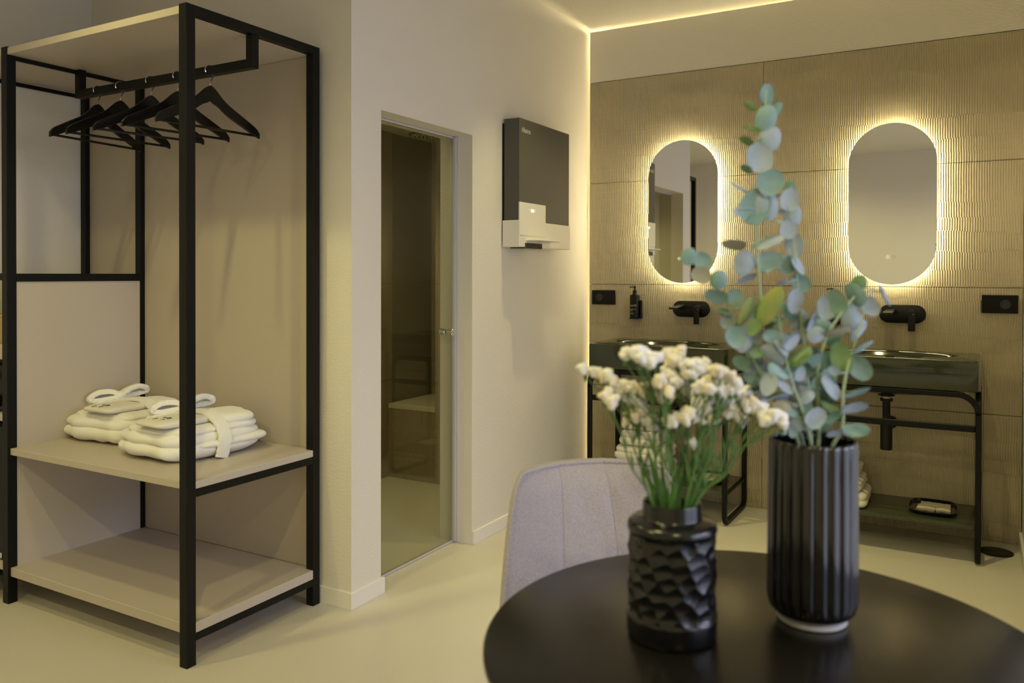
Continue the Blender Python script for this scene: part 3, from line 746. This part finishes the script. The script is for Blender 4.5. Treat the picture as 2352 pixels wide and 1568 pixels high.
# trays with sachets
def tray(cx, cy, lab, labs):
    z = .1685
    t = thing('toiletry_tray', lab, 'tray', (cx, cy, z), 'black trays on the washstand shelves')
    def rr(hx, hy, zz):
        return [(cx+math.copysign(abs(math.cos(a))**.55, math.cos(a))*hx, cy+math.copysign(abs(math.sin(a))**.55, math.sin(a))*hy*1.75, z+zz) for a in [2*PI*i/40 for i in range(40)]]
    MB().loops([rr(.090, .060, 0), rr(.100, .070, .012), rr(.103, .073, .020), (rr(.098, .068, .020)), rr(.092, .062, .008), rr(.05, .03, .006)]).build('dish', M['gloss'], t)
    for k, (dx, dy, w_, d_, a_) in enumerate(((.008, .042, .062, .048, -.03), (-.026, -.036, .038, .048, -.06), (.042, -.030, .030, .046, .04))):
        s_ = thing('paper_sachet', labs[k], 'sachet', (cx+dx, cy+dy, z+.007), 'cream paper sachets on the trays')
        b = MB(); P = []
        for i in range(9):
            row = []
            for j in range(7):
                x = -w_+2*w_*i/8; y = -d_+2*d_*j/6
                zz = .006*(1-(x/w_)**4)*(1-(y/d_)**2)+.0012*math.sin(x*160+k)+ (.004 if k else 0)
                row.append((cx+dx+x*math.cos(a_)-y*math.sin(a_), cy+dy+x*math.sin(a_)+y*math.cos(a_), z+.0125+zz))
            P.append(row)
        b.grid(P); b.grid([[(p[0], p[1], p[2]-.0045) for p in r_] for r_ in P])
        b.build('wrapper', M['paper'], s_)
        MB().tube([(P[0][5][0], P[0][5][1], P[0][5][2]+.0008), P[4][5], (P[8][5][0], P[8][5][1], P[8][5][2]+.0008)], .0009, 5).build('fold', M['paper'], s_)
tp = at(2145, 1160, 2, .182); tray(tp.x, tp.y, 'black tray with three cream sachets on the shelf beyond the fluted vase',
     ['cream sachet lying at the back of the black tray under the second basin', 'cream sachet at the front of the second tray, on the towel side', 'cream sachet at the front of the second tray, on the leg side'])
tp = at(1628, 1093, 2, .182); tray(tp.x, tp.y, 'black tray with three cream sachets on the shelf behind the flower stems',
     ['cream sachet lying at the back of the tray behind the flower stems', 'cream sachet at the front of the flower-side tray, near the towels', 'cream sachet at the front of the flower-side tray, near the leg'])

# ------------------------------------------------------------------ round table
TC = (1.784, -3.315); TR = .388
t = thing('round_table', 'round black table with a thin lacquered top holding the two vases', 'table', (TC[0], TC[1], 0))
MB().lathe([(.001, .722), (TR-.02, .722), (TR-.004, .730), (TR, .738), (TR, .746), (TR-.002, .749), (TR-.004, .750), (.001, .750)], (TC[0], TC[1], 0), 128).build('tabletop', M['table'], t)
MB().lathe([(.001, .026), (.030, .026), (.030, .70), (.10, .715), (.10, .7215), (.001, .7215)], (TC[0], TC[1], 0), 36).build('column', M['metal'], t)
MB().lathe([(.001, 0), (.22, 0), (.22, .010), (.05, .020), (.04, .0255), (.001, .0255)], (TC[0], TC[1], 0), 64).build('base', M['metal'], t)

# ------------------------------------------------------------------ upholstered chair behind the table
cc = W(1338, 1062, 1.80); hd = Vector((TC[0]+.10-cc.x, TC[1]-.10-cc.y, 0)).normalized(); lt = Vector((-hd.y, hd.x, 0))
if lt.dot(Rv) < 0: lt = -lt
ch = thing('dining_chair', 'upholstered chair in lavender grey woven fabric with piped backrest at the table', 'chair', (cc.x, cc.y, 0))
def CP(a, d, z): return Vector((cc.x, cc.y, 0))+lt*a+hd*d+Vector((0, 0, z))     # a across, d forward
def halfw(z):   # outline of the backrest
    k = (z-.46)/(.842-.46)
    return .172+.062*max(0, 1-k)**.8
def bpt(s, k, off):
    """s -1..1 across, k 0..1 up; off = thickness offset forward"""
    z = .46+.382*k
    a = s*halfw(z)
    rc = .035  # corner rounding at the top
    e = max(0, abs(s)-.86)/.14
    ztop = z-.022*e**2*(k**6)
    d = .085*(abs(s)**2.2)-.075*k + .06 + off*(1-.55*abs(s)**6)*(1-.6*max(0, k-.9)/.1)
    return CP(a, d, ztop)
NS_, NK = 40, 26
def backsheet(off, sign):
    return [[bpt(-1+2*i/NS_, j/NK, off+sign*.010*(1-abs(-1+2*i/NS_)**4)*(1-abs(2*j/NK-1)**4)+.0012*math.sin(i*.9)*math.sin(j*.7)*sign) for i in range(NS_+1)] for j in range(NK+1)]
fb, bb = backsheet(.026, 1), backsheet(-.026, -1)
# groove at the seams
for sh_ in (fb,):
    for j in range(NK+1):
        for i in (14, 26):
            sh_[j][i] = sh_[j][i]-hd*.004
mb_ = MB().grid(fb).grid(bb)
edgeF = fb[0]+[r_[-1] for r_ in fb[1:]]+fb[-1][::-1][1:]+[r_[0] for r_ in fb[::-1][1:-1]]
edgeB = bb[0]+[r_[-1] for r_ in bb[1:]]+bb[-1][::-1][1:]+[r_[0] for r_ in bb[::-1][1:-1]]
mid = [(a+b)/2+((a+b)/2-CP(0, .0, .65)).normalized()*.006 for a, b in zip(edgeF, edgeB)]
mb_.loops([edgeF, mid, edgeB], cap0=False, cap1=False)
mb_.build('backrest', M['fabric'], ch, 179)
MB().tube(edgeF, .0045, 8, wrap=True).build('piping', M['fabric'], ch)
for i in (14, 26):
    MB().tube([fb[j][i]+hd*.0008 for j in range(1, NK)], .0006, 5).build('seam', M['fabric'], ch)
# lower side wing seam (panel that wraps towards the seat)
sp = []
for j in range(13):
    z = .40+.07*math.sin(PI*j/24)
    sp.append([CP(-.212+.424*i/20, .06+.44*j/12, z+.035*(abs(-1+2*i/20))**3*(1-j/12)) for i in range(21)])
sb = [[p-Vector((0, 0, .075)) for p in r_] for r_ in sp]
ms = MB().grid(sp).grid(sb)
eF = sp[0]+[r_[-1] for r_ in sp[1:]]+sp[-1][::-1][1:]+[r_[0] for r_ in sp[::-1][1:-1]]; eB = sb[0]+[r_[-1] for r_ in sb[1:]]+sb[-1][::-1][1:]+[r_[0] for r_ in sb[::-1][1:-1]]
cS = CP(0, .28, .40)
ms.loops([eF, [(a+b)/2+(Vector((((a+b)/2-cS).x, ((a+b)/2-cS).y, 0)).normalized()*.015) for a, b in zip(eF, eB)], eB], cap0=False, cap1=False)
ms.build('seat', M['fabric'], ch, 179)
# rear shell, pale, showing past the left edge
sw_ = MB()
L = []
for k in range(9):
    z = .36+.16*k/8; wv = .218+.010*math.sin(PI*k/8)
    L.append([CP(-wv*math.cos(PI*i/24), -.02-.05*math.sin(PI*i/24)+.06*(1-k/8)+.05*abs(math.cos(PI*i/24)), z) for i in range(25)]+[CP(wv*.94*math.cos(PI*i/24), -.0-.035*math.sin(PI*i/24)+.06*(1-k/8)+.05*abs(math.cos(PI*i/24)), z) for i in range(25)])
sw_.loops(L).build('side_wing', M['fabric'], ch, 60)
for a, d in ((-.19, .04), (.19, .04), (-.19, .44), (.19, .44)):
    MB().tube([CP(a*.85, d*.9+.02, .335), CP(a*1.12, d*1.06-.0, 0)], [.014, .009], 12).build('leg', M['metal'], ch)

# ------------------------------------------------------------------ vases
def ctr(px, F): p = W(px, 900, F); return (p.x, p.y, .750)
V1 = ctr(1545.5, 1.152); V2 = ctr(1868, 1.203)
t = thing('round_vase', 'squat satin black vase with hammered facets holding white flowers', 'vase', V1)
NA, rows = 224, []
rng = random.Random(3)
cells = []
NC, NR = 14, 7; zlo, zhi = .034, .148; dz = (zhi-zlo)/NR
for j in range(-1, NR+1):
    for i in range(NC):
        cells.append(((i+.5*(j % 2)+rng.uniform(-.22, .22)+j*.18)*2*PI/NC, zlo+(j+.5)*dz+rng.uniform(-.003, .003)))
RV = .0635
def hamm(r, z, a):
    if z < .030 or z > .152: return r
    best = []
    for (ca, cz) in cells:
        d = (a-ca+PI) % (2*PI)-PI
        if abs(d) > .7 or abs(z-cz) > .03: continue
        best.append(math.hypot(d*RV/1.15, (z-cz)))
    best.sort(); d1 = best[0]; d2 = best[1]
    f_ = min(1, (z-.030)/.006)*min(1, (.152-z)/.006)
    return r+f_*(-.0058*(1-(d1/.0165)**2)*(1 if d1 < .0165 else 0)+.001)
prof = [(.001, 0), (.058, 0), (.0615, .002), (.063, .006), (.063, .028)]+[(RV-.0003, .030+.122*k/70) for k in range(71)]+[(.063, .155), (.0615, .160), (.057, .1635), (.045, .1655), (.0425, .167), (.0415, .170), (.0415, .186), (.0405, .1885), (.0385, .188), (.037, .184), (.036, .16), (.052, .15), (.055, .10), (.05, .01), (.001, .008)]
MB().lathe(prof, V1, NA, fn=lambda r, z, a: hamm(r, z, a) if r > .06 else r).build('body', M['vase'], t, 60)

t = thing('tall_vase', 'tall fluted gloss black vase holding the eucalyptus', 'vase', V2)
NF = 20
def flute(r, z, a):
    if r < .0585 or z < .020: return r
    u = abs(math.sin((a+.12)*NF/2))
    return r-.0032*(1-u)**1.4 if z < .262 else r-.0022*(1-u)**1.4
prof = [(.001, .010), (.046, .010), (.054, .013), (.060, .019), (.0632, .028), (.0645, .038)]+[(.0645-.0012*k/12, .04+.215*k/12) for k in range(13)]+[(.0632, .262), (.0622, .267), (.0600, .268), (.0583, .266), (.0575, .26), (.057, .04), (.001, .035)]
MB().lathe(prof, V2, 480, fn=flute).build('body', M['vase_gloss'], t, 60)
MB().lathe([(.001, 0), (.047, 0), (.0495, .002), (.0495, .008), (.047, .0095), (.001, .0098)], V2, 64).build('foot_ring', M['foot'], t)

# ------------------------------------------------------------------ eucalyptus
SC = 1.203/FPX
branches = [
 ('tallest eucalyptus branch, rising above the mirrors in the tall black vase', [(1856, 1060, 0), (1800, 900, .0), (1765, 780, -.01), (1745, 650, -.015), (1738, 520, -.01), (1742, 400, -.01), (1752, 300, -.005), (1758, 205, 0)]),
 ('eucalyptus branch of second height, just right of the tallest one', [(1866, 1060, .02), (1858, 900, .03), (1846, 780, .03), (1834, 680, .025), (1822, 560, .02), (1814, 470, .02), (1815, 425, .02)]),
 ('eucalyptus branch arching over towards the first mirror', [(1848, 1060, -.02), (1790, 930, -.03), (1740, 840, -.035), (1700, 760, -.03), (1672, 700, -.025), (1635, 645, -.02), (1590, 600, -.02)]),
 ('eucalyptus branch leaning towards the second tap', [(1880, 1060, -.02), (1882, 960, -.02), (1878, 860, -.02), (1900, 770, -.015), (1945, 700, -.01), (1985, 660, 0), (2030, 670, .01)]),
 ('eucalyptus branch with green leaves in front of the waste pipe', [(1905, 1060, -.035), (1935, 980, -.04), (1938, 900, -.04), (1950, 830, -.035), (1975, 750, -.03), (1985, 710, -.03)]),
 ('short eucalyptus branch low in the middle of the vase, above its rim', [(1868, 1060, -.04), (1850, 960, -.05), (1822, 880, -.05), (1800, 800, -.045), (1790, 730, -.04)])]
leaves = [  # x, y, half length, half width, angle, tone, branch
 (1758,215,23,16,80,'t',0),(1760,267,28,22,70,'t',0),(1784,250,18,11,50,'d',0),(1768,315,28,23,60,'l',0),(1742,360,32,27,100,'l',0),(1725,295,18,7,170,'g',0),(1714,320,16,5,150,'g',0),
 (1713,388,14,5,150,'d',0),(1720,243,14,6,140,'g',0),(1768,416,30,26,30,'t',0),(1732,472,40,31,60,'t',0),(1759,466,36,26,110,'l',0),(1697,424,22,6,150,'l',0),(1689,486,9,6,90,'l',0),
 (1686,555,27,9,172,'b',0),(1762,548,36,10,22,'l',0),(1710,602,29,21,80,'l',0),(1764,600,31,20,20,'t',0),(1714,634,22,7,20,'l',0),
 (1815,430,18,14,90,'d',1),(1812,456,24,20,80,'l',1),(1822,492,24,18,80,'l',1),(1810,525,20,18,60,'l',1),(1824,562,26,18,100,'l',1),(1782,451,11,4,10,'l',1),(1794,483,9,4,170,'l',1),(1793,505,9,4,175,'l',1),
 (1807,606,22,17,80,'t',1),(1830,609,22,12,125,'l',1),(1838,646,24,18,140,'t',1),(1798,649,13,5,10,'l',1),(1824,689,26,18,80,'l',1),(1807,700,9,6,100,'l',1),
 (1583,587,19,16,60,'t',2),(1614,597,20,17,120,'t',2),(1609,630,22,18,170,'b',2),(1652,640,20,18,80,'t',2),(1646,678,25,14,160,'t',2),(1689,683,20,17,120,'t',2),(1663,718,18,7,170,'d',2),
 (1672,735,18,15,40,'l',2),(1701,755,18,15,90,'l',2),(1709,787,20,18,60,'l',2),(1718,715,34,16,62,'y',5),(1767,698,46,19,58,'y',5),(1732,750,20,12,60,'g',5),(1778,750,30,12,45,'y',5),(1761,772,25,10,60,'b',5),
 (1703,830,20,14,150,'d',2),(1732,812,24,13,100,'t',2),(1738,853,30,22,60,'l',2),(1721,860,16,14,90,'t',2),(1767,880,24,15,70,'l',5),(1738,888,22,8,10,'d',2),(1772,812,26,15,150,'l',5),(1792,800,22,9,130,'l',5),
 (1801,778,18,14,170,'l',5),(1824,781,24,15,60,'l',1),(1835,732,24,19,60,'l',1),(1861,738,27,11,70,'l',1),(1876,767,20,16,30,'l',3),(1896,703,26,19,100,'l',3),(1924,689,28,15,110,'t',3),(1959,729,34,21,95,'l',3),
 (1962,675,28,13,120,'t',3),(1976,646,18,16,60,'g',3),(1999,700,23,16,130,'l',3),(2029,677,25,9,120,'l',3),(1976,758,26,14,50,'l',4),(1924,764,28,10,8,'b',4),(1835,812,30,12,40,'g',5),(1864,824,26,14,30,'t',3),
 (1835,861,26,20,60,'l',1),(1835,901,28,23,100,'l',1),(1867,907,20,14,10,'t',3),(1933,818,35,20,105,'g',4),(1976,841,30,20,130,'t',4),(1985,798,25,9,30,'t',4),(1916,847,13,9,150,'l',4),(1913,884,30,16,130,'l',4),
 (1970,893,28,9,14,'t',4),(1965,930,28,13,5,'l',4),(1913,930,27,9,150,'g',4),(1910,953,20,12,20,'d',4),(1876,936,26,12,50,'y',3),(1861,962,27,9,50,'l',3),(1890,973,22,16,0,'d',3),(1968,988,29,10,10,'t',4),
 (1919,990,18,9,10,'l',4),(1824,985,16,12,80,'t',5),(1798,942,22,20,90,'b',5),(1801,973,18,14,60,'y',5),(1778,905,18,8,20,'d',5),(1746,925,18,10,30,'l',5),(1850,995,20,9,0,'l',1),(1895,905,20,14,60,'l',3),
 (1782,850,20,13,120,'t',5),(1815,838,22,14,30,'d',1),(1850,930,18,14,140,'t',5)]
bobs = []; stemco = []
for lb, P in branches:
    b = thing('eucalyptus_branch', lb, 'branch', (V2[0], V2[1], V2[2]+.05), 'eucalyptus branches in the tall vase')
    pts = [W(x, y, 1.203+d) for x, y, d in P]; pts = crv([Vector((V2[0]+(pts[0].x-V2[0])*.4, V2[1]+(pts[0].y-V2[1])*.4, V2[2]+.05))]+pts, 6)
    n_ = len(pts); MB().tube(pts, [.0030-.0019*i/n_ for i in range(n_)], 8).build('stem', M['stem'], b)
    bobs.append(b); stemco.append(pts)
rl = random.Random(11)
def pxof(p):
    q = p-CAM; F = q.dot(Fv); return (1176+FPX*q.dot(Rv)/F, PV-FPX*q.dot(Uv)/F)
for br, y0_, y1_, n_ in ((1, 700, 985, 9), (5, 760, 985, 11), (2, 770, 930, 6), (3, 740, 930, 8), (0, 690, 960, 7)):
    for k in range(n_):          # the crowded leaf pairs low on each branch
        q = min(stemco[br], key=lambda p: abs(pxof(p)[1]-(y0_+(y1_-y0_)*(k+.5)/n_))); u_, v_ = pxof(q); sg = 1 if k % 2 else -1
        an_ = rl.uniform(20, 75); hl = rl.uniform(17, 25)
        leaves.append((u_+sg*(hl*.8+rl.uniform(2, 8)), v_-rl.uniform(-6, 14), hl, hl*rl.uniform(.45, .85), an_ if sg > 0 else 180-an_, rl.choice('lllttdb'), br))
for (x, y, a_, b_, ang, tone, br) in leaves:
    a_ *= 1.12; b_ *= 1.12
    st = stemco[br]; best = min(st, key=lambda p: (pxof(p)[0]-x)**2+(pxof(p)[1]-y)**2)
    Fd = (best-CAM).dot(Fv)
    Ld = a_*2*Fd/FPX; wreal = max(b_*2*Fd/FPX, min(Ld*.72, .03)); narrow = min(1, (b_*2*Fd/FPX)/wreal)
    c = W(x, y, Fd+rl.uniform(-.012, .012)); an = math.radians(ang)
    ax = (Rv*math.cos(an)+Uv*math.sin(an)); ay = (-Rv*math.sin(an)+Uv*math.cos(an))
    sx_, sy_ = pxof(best)
    # base of the leaf is the end that lies nearer to the stem
    if (x+math.cos(an)*a_-sx_)**2+(y-math.sin(an)*a_-sy_)**2 < (x-math.cos(an)*a_-sx_)**2+(y+math.sin(an)*a_-sy_)**2: ax = -ax; ay = -ay
    tilt = math.acos(narrow)*(1 if rl.random() < .5 else -1); nrm = ax.cross(ay)
    ay2 = ay*math.cos(tilt)+nrm*math.sin(tilt); nr = ax.cross(ay2)
    lm = MB(); P = []; NI, NJ = 12, 6; cup = rl.uniform(.06, .16)*(1 if rl.random() < .6 else -1)
    for i in range(NI+1):
        u = -1+2*i/NI; wv = math.sqrt(max(0, 1-u*u))**.9*(1+.10*(-u)) ; row = []
        for j in range(NJ+1):
            v = -1+2*j/NJ; zz = cup*wreal*(v*v*wv)+.05*Ld*u*u*math.copysign(1, cup)-.0006*(1-abs(v))**8*0
            row.append(c+ax*(u*Ld/2)+ay2*(v*wv*wreal/2)+nr*zz)
        P.append(row)
    lm.grid(P); lm.grid([[p-nr*.0007 for p in r_] for r_ in P])
    lm.tube([best, (best+P[0][3])/2+Vector((0, 0, .001)), P[0][3], P[3][3]], [.0012, .0009, .0008, .0004], 6)
    lm.build('leaf', LT[tone], bobs[br], 179)

# ------------------------------------------------------------------ white flowers
spikes = [  # pixel polylines of florets, tone ('w' white, 'c' cream, 'm' mixed)
 ([(1345,853),(1374,855),(1398,866),(1416,887),(1432,906),(1454,917),(1470,925)],'m'),([(1436,817),(1454,809),(1475,805),(1491,817),(1507,820),(1486,833),(1470,826)],'w'),
 ([(1534,815),(1550,809),(1566,812),(1534,831),(1553,828)],'c'),([(1572,842),(1590,834),(1609,834),(1617,847),(1598,855),(1585,860)],'m'),([(1639,847),(1655,852),(1671,863),(1684,874)],'c'),
 ([(1534,858),(1548,866),(1561,879),(1577,892),(1596,903)],'w'),([(1443,892),(1465,890),(1486,890),(1505,898),(1518,909),(1531,914)],'c'),([(1513,879),(1521,868),(1529,892),(1537,906)],'c'),
 ([(1441,965),(1454,954),(1470,943),(1481,941)],'c'),([(1462,970),(1481,967),(1497,965),(1507,973)],'m'),([(1537,967),(1550,965),(1566,962),(1582,954),(1590,946)],'m'),
 ([(1601,925),(1615,935),(1623,941)],'w'),([(1620,917),(1639,911),(1652,919),(1665,927),(1679,925)],'w'),([(1601,954),(1617,959),(1636,962),(1649,959)],'m'),([(1668,943),(1682,946),(1695,957),(1703,970)],'w'),
 ([(1601,890),(1617,890),(1633,895)],'m'),([(1673,909),(1695,906),(1716,903),(1735,906),(1751,911)],'w'),([(1740,938),(1754,943),(1746,951)],'w'),([(1754,962),(1773,959),(1791,959),(1799,973)],'w'),
 ([(1647,895),(1663,890),(1679,895),(1692,892)],'w'),([(1390,911),(1403,925)],'c'),([(1593,1018)],'w'),([(1623,876),(1639,874)],'c'),([(1716,925),(1727,935)],'m'),([(1632,938),(1648,940),(1660,946)],'m')]
FL = 1.150
# one floret mesh of each kind: lobed little trumpet
def floret_mesh(seed):
    r_ = random.Random(seed); L = []
    for j in range(1, 9):
        ph = -PI/2+PI*j/9; l = []
        for i in range(15):
            a = 2*PI*i/15; r = math.cos(ph)*(1+.22*math.cos(5*a+seed)*max(0, math.sin(ph)+.3))*(.62+.45*max(0, math.sin(ph)+.2)); z = math.sin(ph)*1.15-(.25*max(0, math.sin(ph)-.8)*5 if ph > .9 else 0)
            k = 1+.12*r_.uniform(-1, 1); l.append((r*k*math.cos(a), r*k*math.sin(a), z))
        L.append(l)
    return MB().loops(L)
proto = {}
flabel = ['white flower spray arching out farthest to the left over the chair', 'white flower spray with the topmost round head over the first basin', 'cream flower head just right of the topmost one',
          'mixed flower head in front of the right end of the first basin', 'cream flower spray on the right shoulder of the bunch', 'white flower spray curving down through the middle of the bunch',
          'cream flower spray lying level on the left half of the bunch', 'upright cream flower spray in the middle of the bunch', 'cream flower spray at the lower left of the bunch', 'off-white flower head hanging low at the left above the chair',
          'flower spray with one cream and two white heads in the lower middle', 'small white flower tuft in the centre right of the bunch', 'broad white flower spray in the centre right of the bunch', 'level off-white flower spray low in the centre of the bunch',
          'white flower spray drooping on the lower right of the bunch', 'small cream and white flower tuft under the upper heads', 'long level white flower spray on the right, in front of the eucalyptus', 'small white flower tuft near the right tip of the bunch',
          'white flower spray at the far right tip, beside the tall vase', 'white flower spray above the centre right of the bunch', 'two cream buds dangling at the left of the bunch', 'single white bud low among the green stems',
          'pair of cream buds right under the upper right heads', 'two off-white buds between the sprays at the right', 'off-white flower tuft in the middle right of the bunch']
rf = random.Random(5)
mouth = Vector((V1[0], V1[1], V1[2]+.185))
for si, (P, tone) in enumerate(spikes):
    dep = rf.uniform(-.035, .035)
    cen = W(sum(p[0] for p in P)/len(P), sum(p[1] for p in P)/len(P), FL+dep)
    f = thing('flower_stem', flabel[si], 'flower', (V1[0], V1[1], V1[2]+.03), 'white flower sprays in the squat vase')
    ang = rf.uniform(0, 2*PI); rr_ = rf.uniform(.006, .026)
    rim_px = pxof(mouth)[0]; off = max(-.028, min(.028, (cen-mouth).dot(Rv)*.35))
    mth = mouth+Rv*off+Fh*rf.uniform(-.02, .02); low = Vector((V1[0]+(mth.x-V1[0])*-.5, V1[1]+(mth.y-V1[1])*-.5, V1[2]+.03))
    pts3 = [W(p[0], p[1], FL+dep+rf.uniform(-.008, .008)) for p in P]
    below = min(pts3, key=lambda p: (p-mth).length); fork = mth.lerp(below, .72)+Vector((0, 0, -.002))+Rv*rf.uniform(-.004, .004)
    stem = crv([low, mth, mth.lerp(fork, .55)+Rv*(.25*off), fork], 6)
    sm = MB().tube(stem, [.0019-.0006*i/len(stem) for i in range(len(stem))], 8)
    for q in pts3:
        sm.tube(crv([fork, fork.lerp(q, .5)+Vector((0, 0, -.004)), q+Vector((0, 0, -.006)), q], 3), .0011, 6)
        # green calyx under each floret
        sm.tube([q+Vector((0, 0, -.014)), q+Vector((0, 0, -.003))], [.0016, .0044], 7)
    # winged leaflets along the stem
    for k in range(3):
        p0 = stem[int(len(stem)*(.45+.16*k))]; d = Vector((rf.uniform(-.4, .4), rf.uniform(-.4, .4), 1)).normalized()
        e = p0+d*rf.uniform(.025, .045); w2 = Rv*.0022
        sm.add([p0, p0.lerp(e, .5)-w2, e, p0.lerp(e, .5)+w2, p0.lerp(e, .5)+Fh*.001], [(0, 1, 4), (1, 2, 4), (2, 3, 4), (3, 0, 4), (0, 3, 2, 1)])
    sm.build('stem', M['fstem'], f, 60)
    for k, q in enumerate(pts3):
        subs = [q] if len(P) == 1 else [q, q+Rv*rf.uniform(-.008, .008)+Uv*rf.uniform(-.002, .006)+Fh*rf.uniform(-.009, .009)]
        if k < len(pts3)-1: subs.append(q.lerp(pts3[k+1], .5)+Uv*rf.uniform(-.003, .003)+Fh*rf.uniform(-.007, .007))
        for q2 in subs:
            tn = tone if tone != 'm' else ('w' if rf.random() < .55 else 'c')
            key = (tn, rf.randrange(3))
            if key not in proto:
                o = floret_mesh(key[1]+(3 if tn == 'c' else 0)).build('floret', M['petal'] if tn == 'w' else M['petal_cream'], None, 179); proto[key] = o.data; bpy.data.objects.remove(o)
            o = bpy.data.objects.new('floret', proto[key]); COL.objects.link(o); o.parent = f
            s_ = rf.uniform(.0072, .0098)
            o.location = q2-Vector(f['base']); o.scale = (s_, s_, s_); o.rotation_euler = (rf.uniform(-.6, .6), rf.uniform(-.6, .6), rf.uniform(0, 6))
# broad green blades standing in the mouth of the vase
for k in range(9):
    a = -.9+1.8*k/8; mth = mouth+Rv*(.026*a)+Fh*rf.uniform(-.015, .012)
    e = mth+Rv*(.035*a+rf.uniform(-.01, .01))+Vector((0, 0, rf.uniform(.05, .10)))+Fh*rf.uniform(-.01, .02)
    c_ = crv([mth-Vector((0, 0, .05)), mth, mth.lerp(e, .5), e], 5)
    g = MB(); L = []
    for i, p in enumerate(c_):
        w_ = .0030*(1-(i/len(c_))**2)+.0006; L.append([p-Rv*w_, p+Fh*.0012, p+Rv*w_, p-Fh*.0006])
    g.loops(L)
    tg = ['at the left rim', 'second from the left rim', 'third from the left', 'left of the centre', 'in the centre', 'right of the centre', 'third from the right', 'second from the right rim', 'at the right rim'][k]
    tag(g.build('green_blade', M['fleaf'], None, 60), 'narrow green leaf blade %s of the squat vase mouth' % tg, 'leaf', 'green blades in the squat vase')
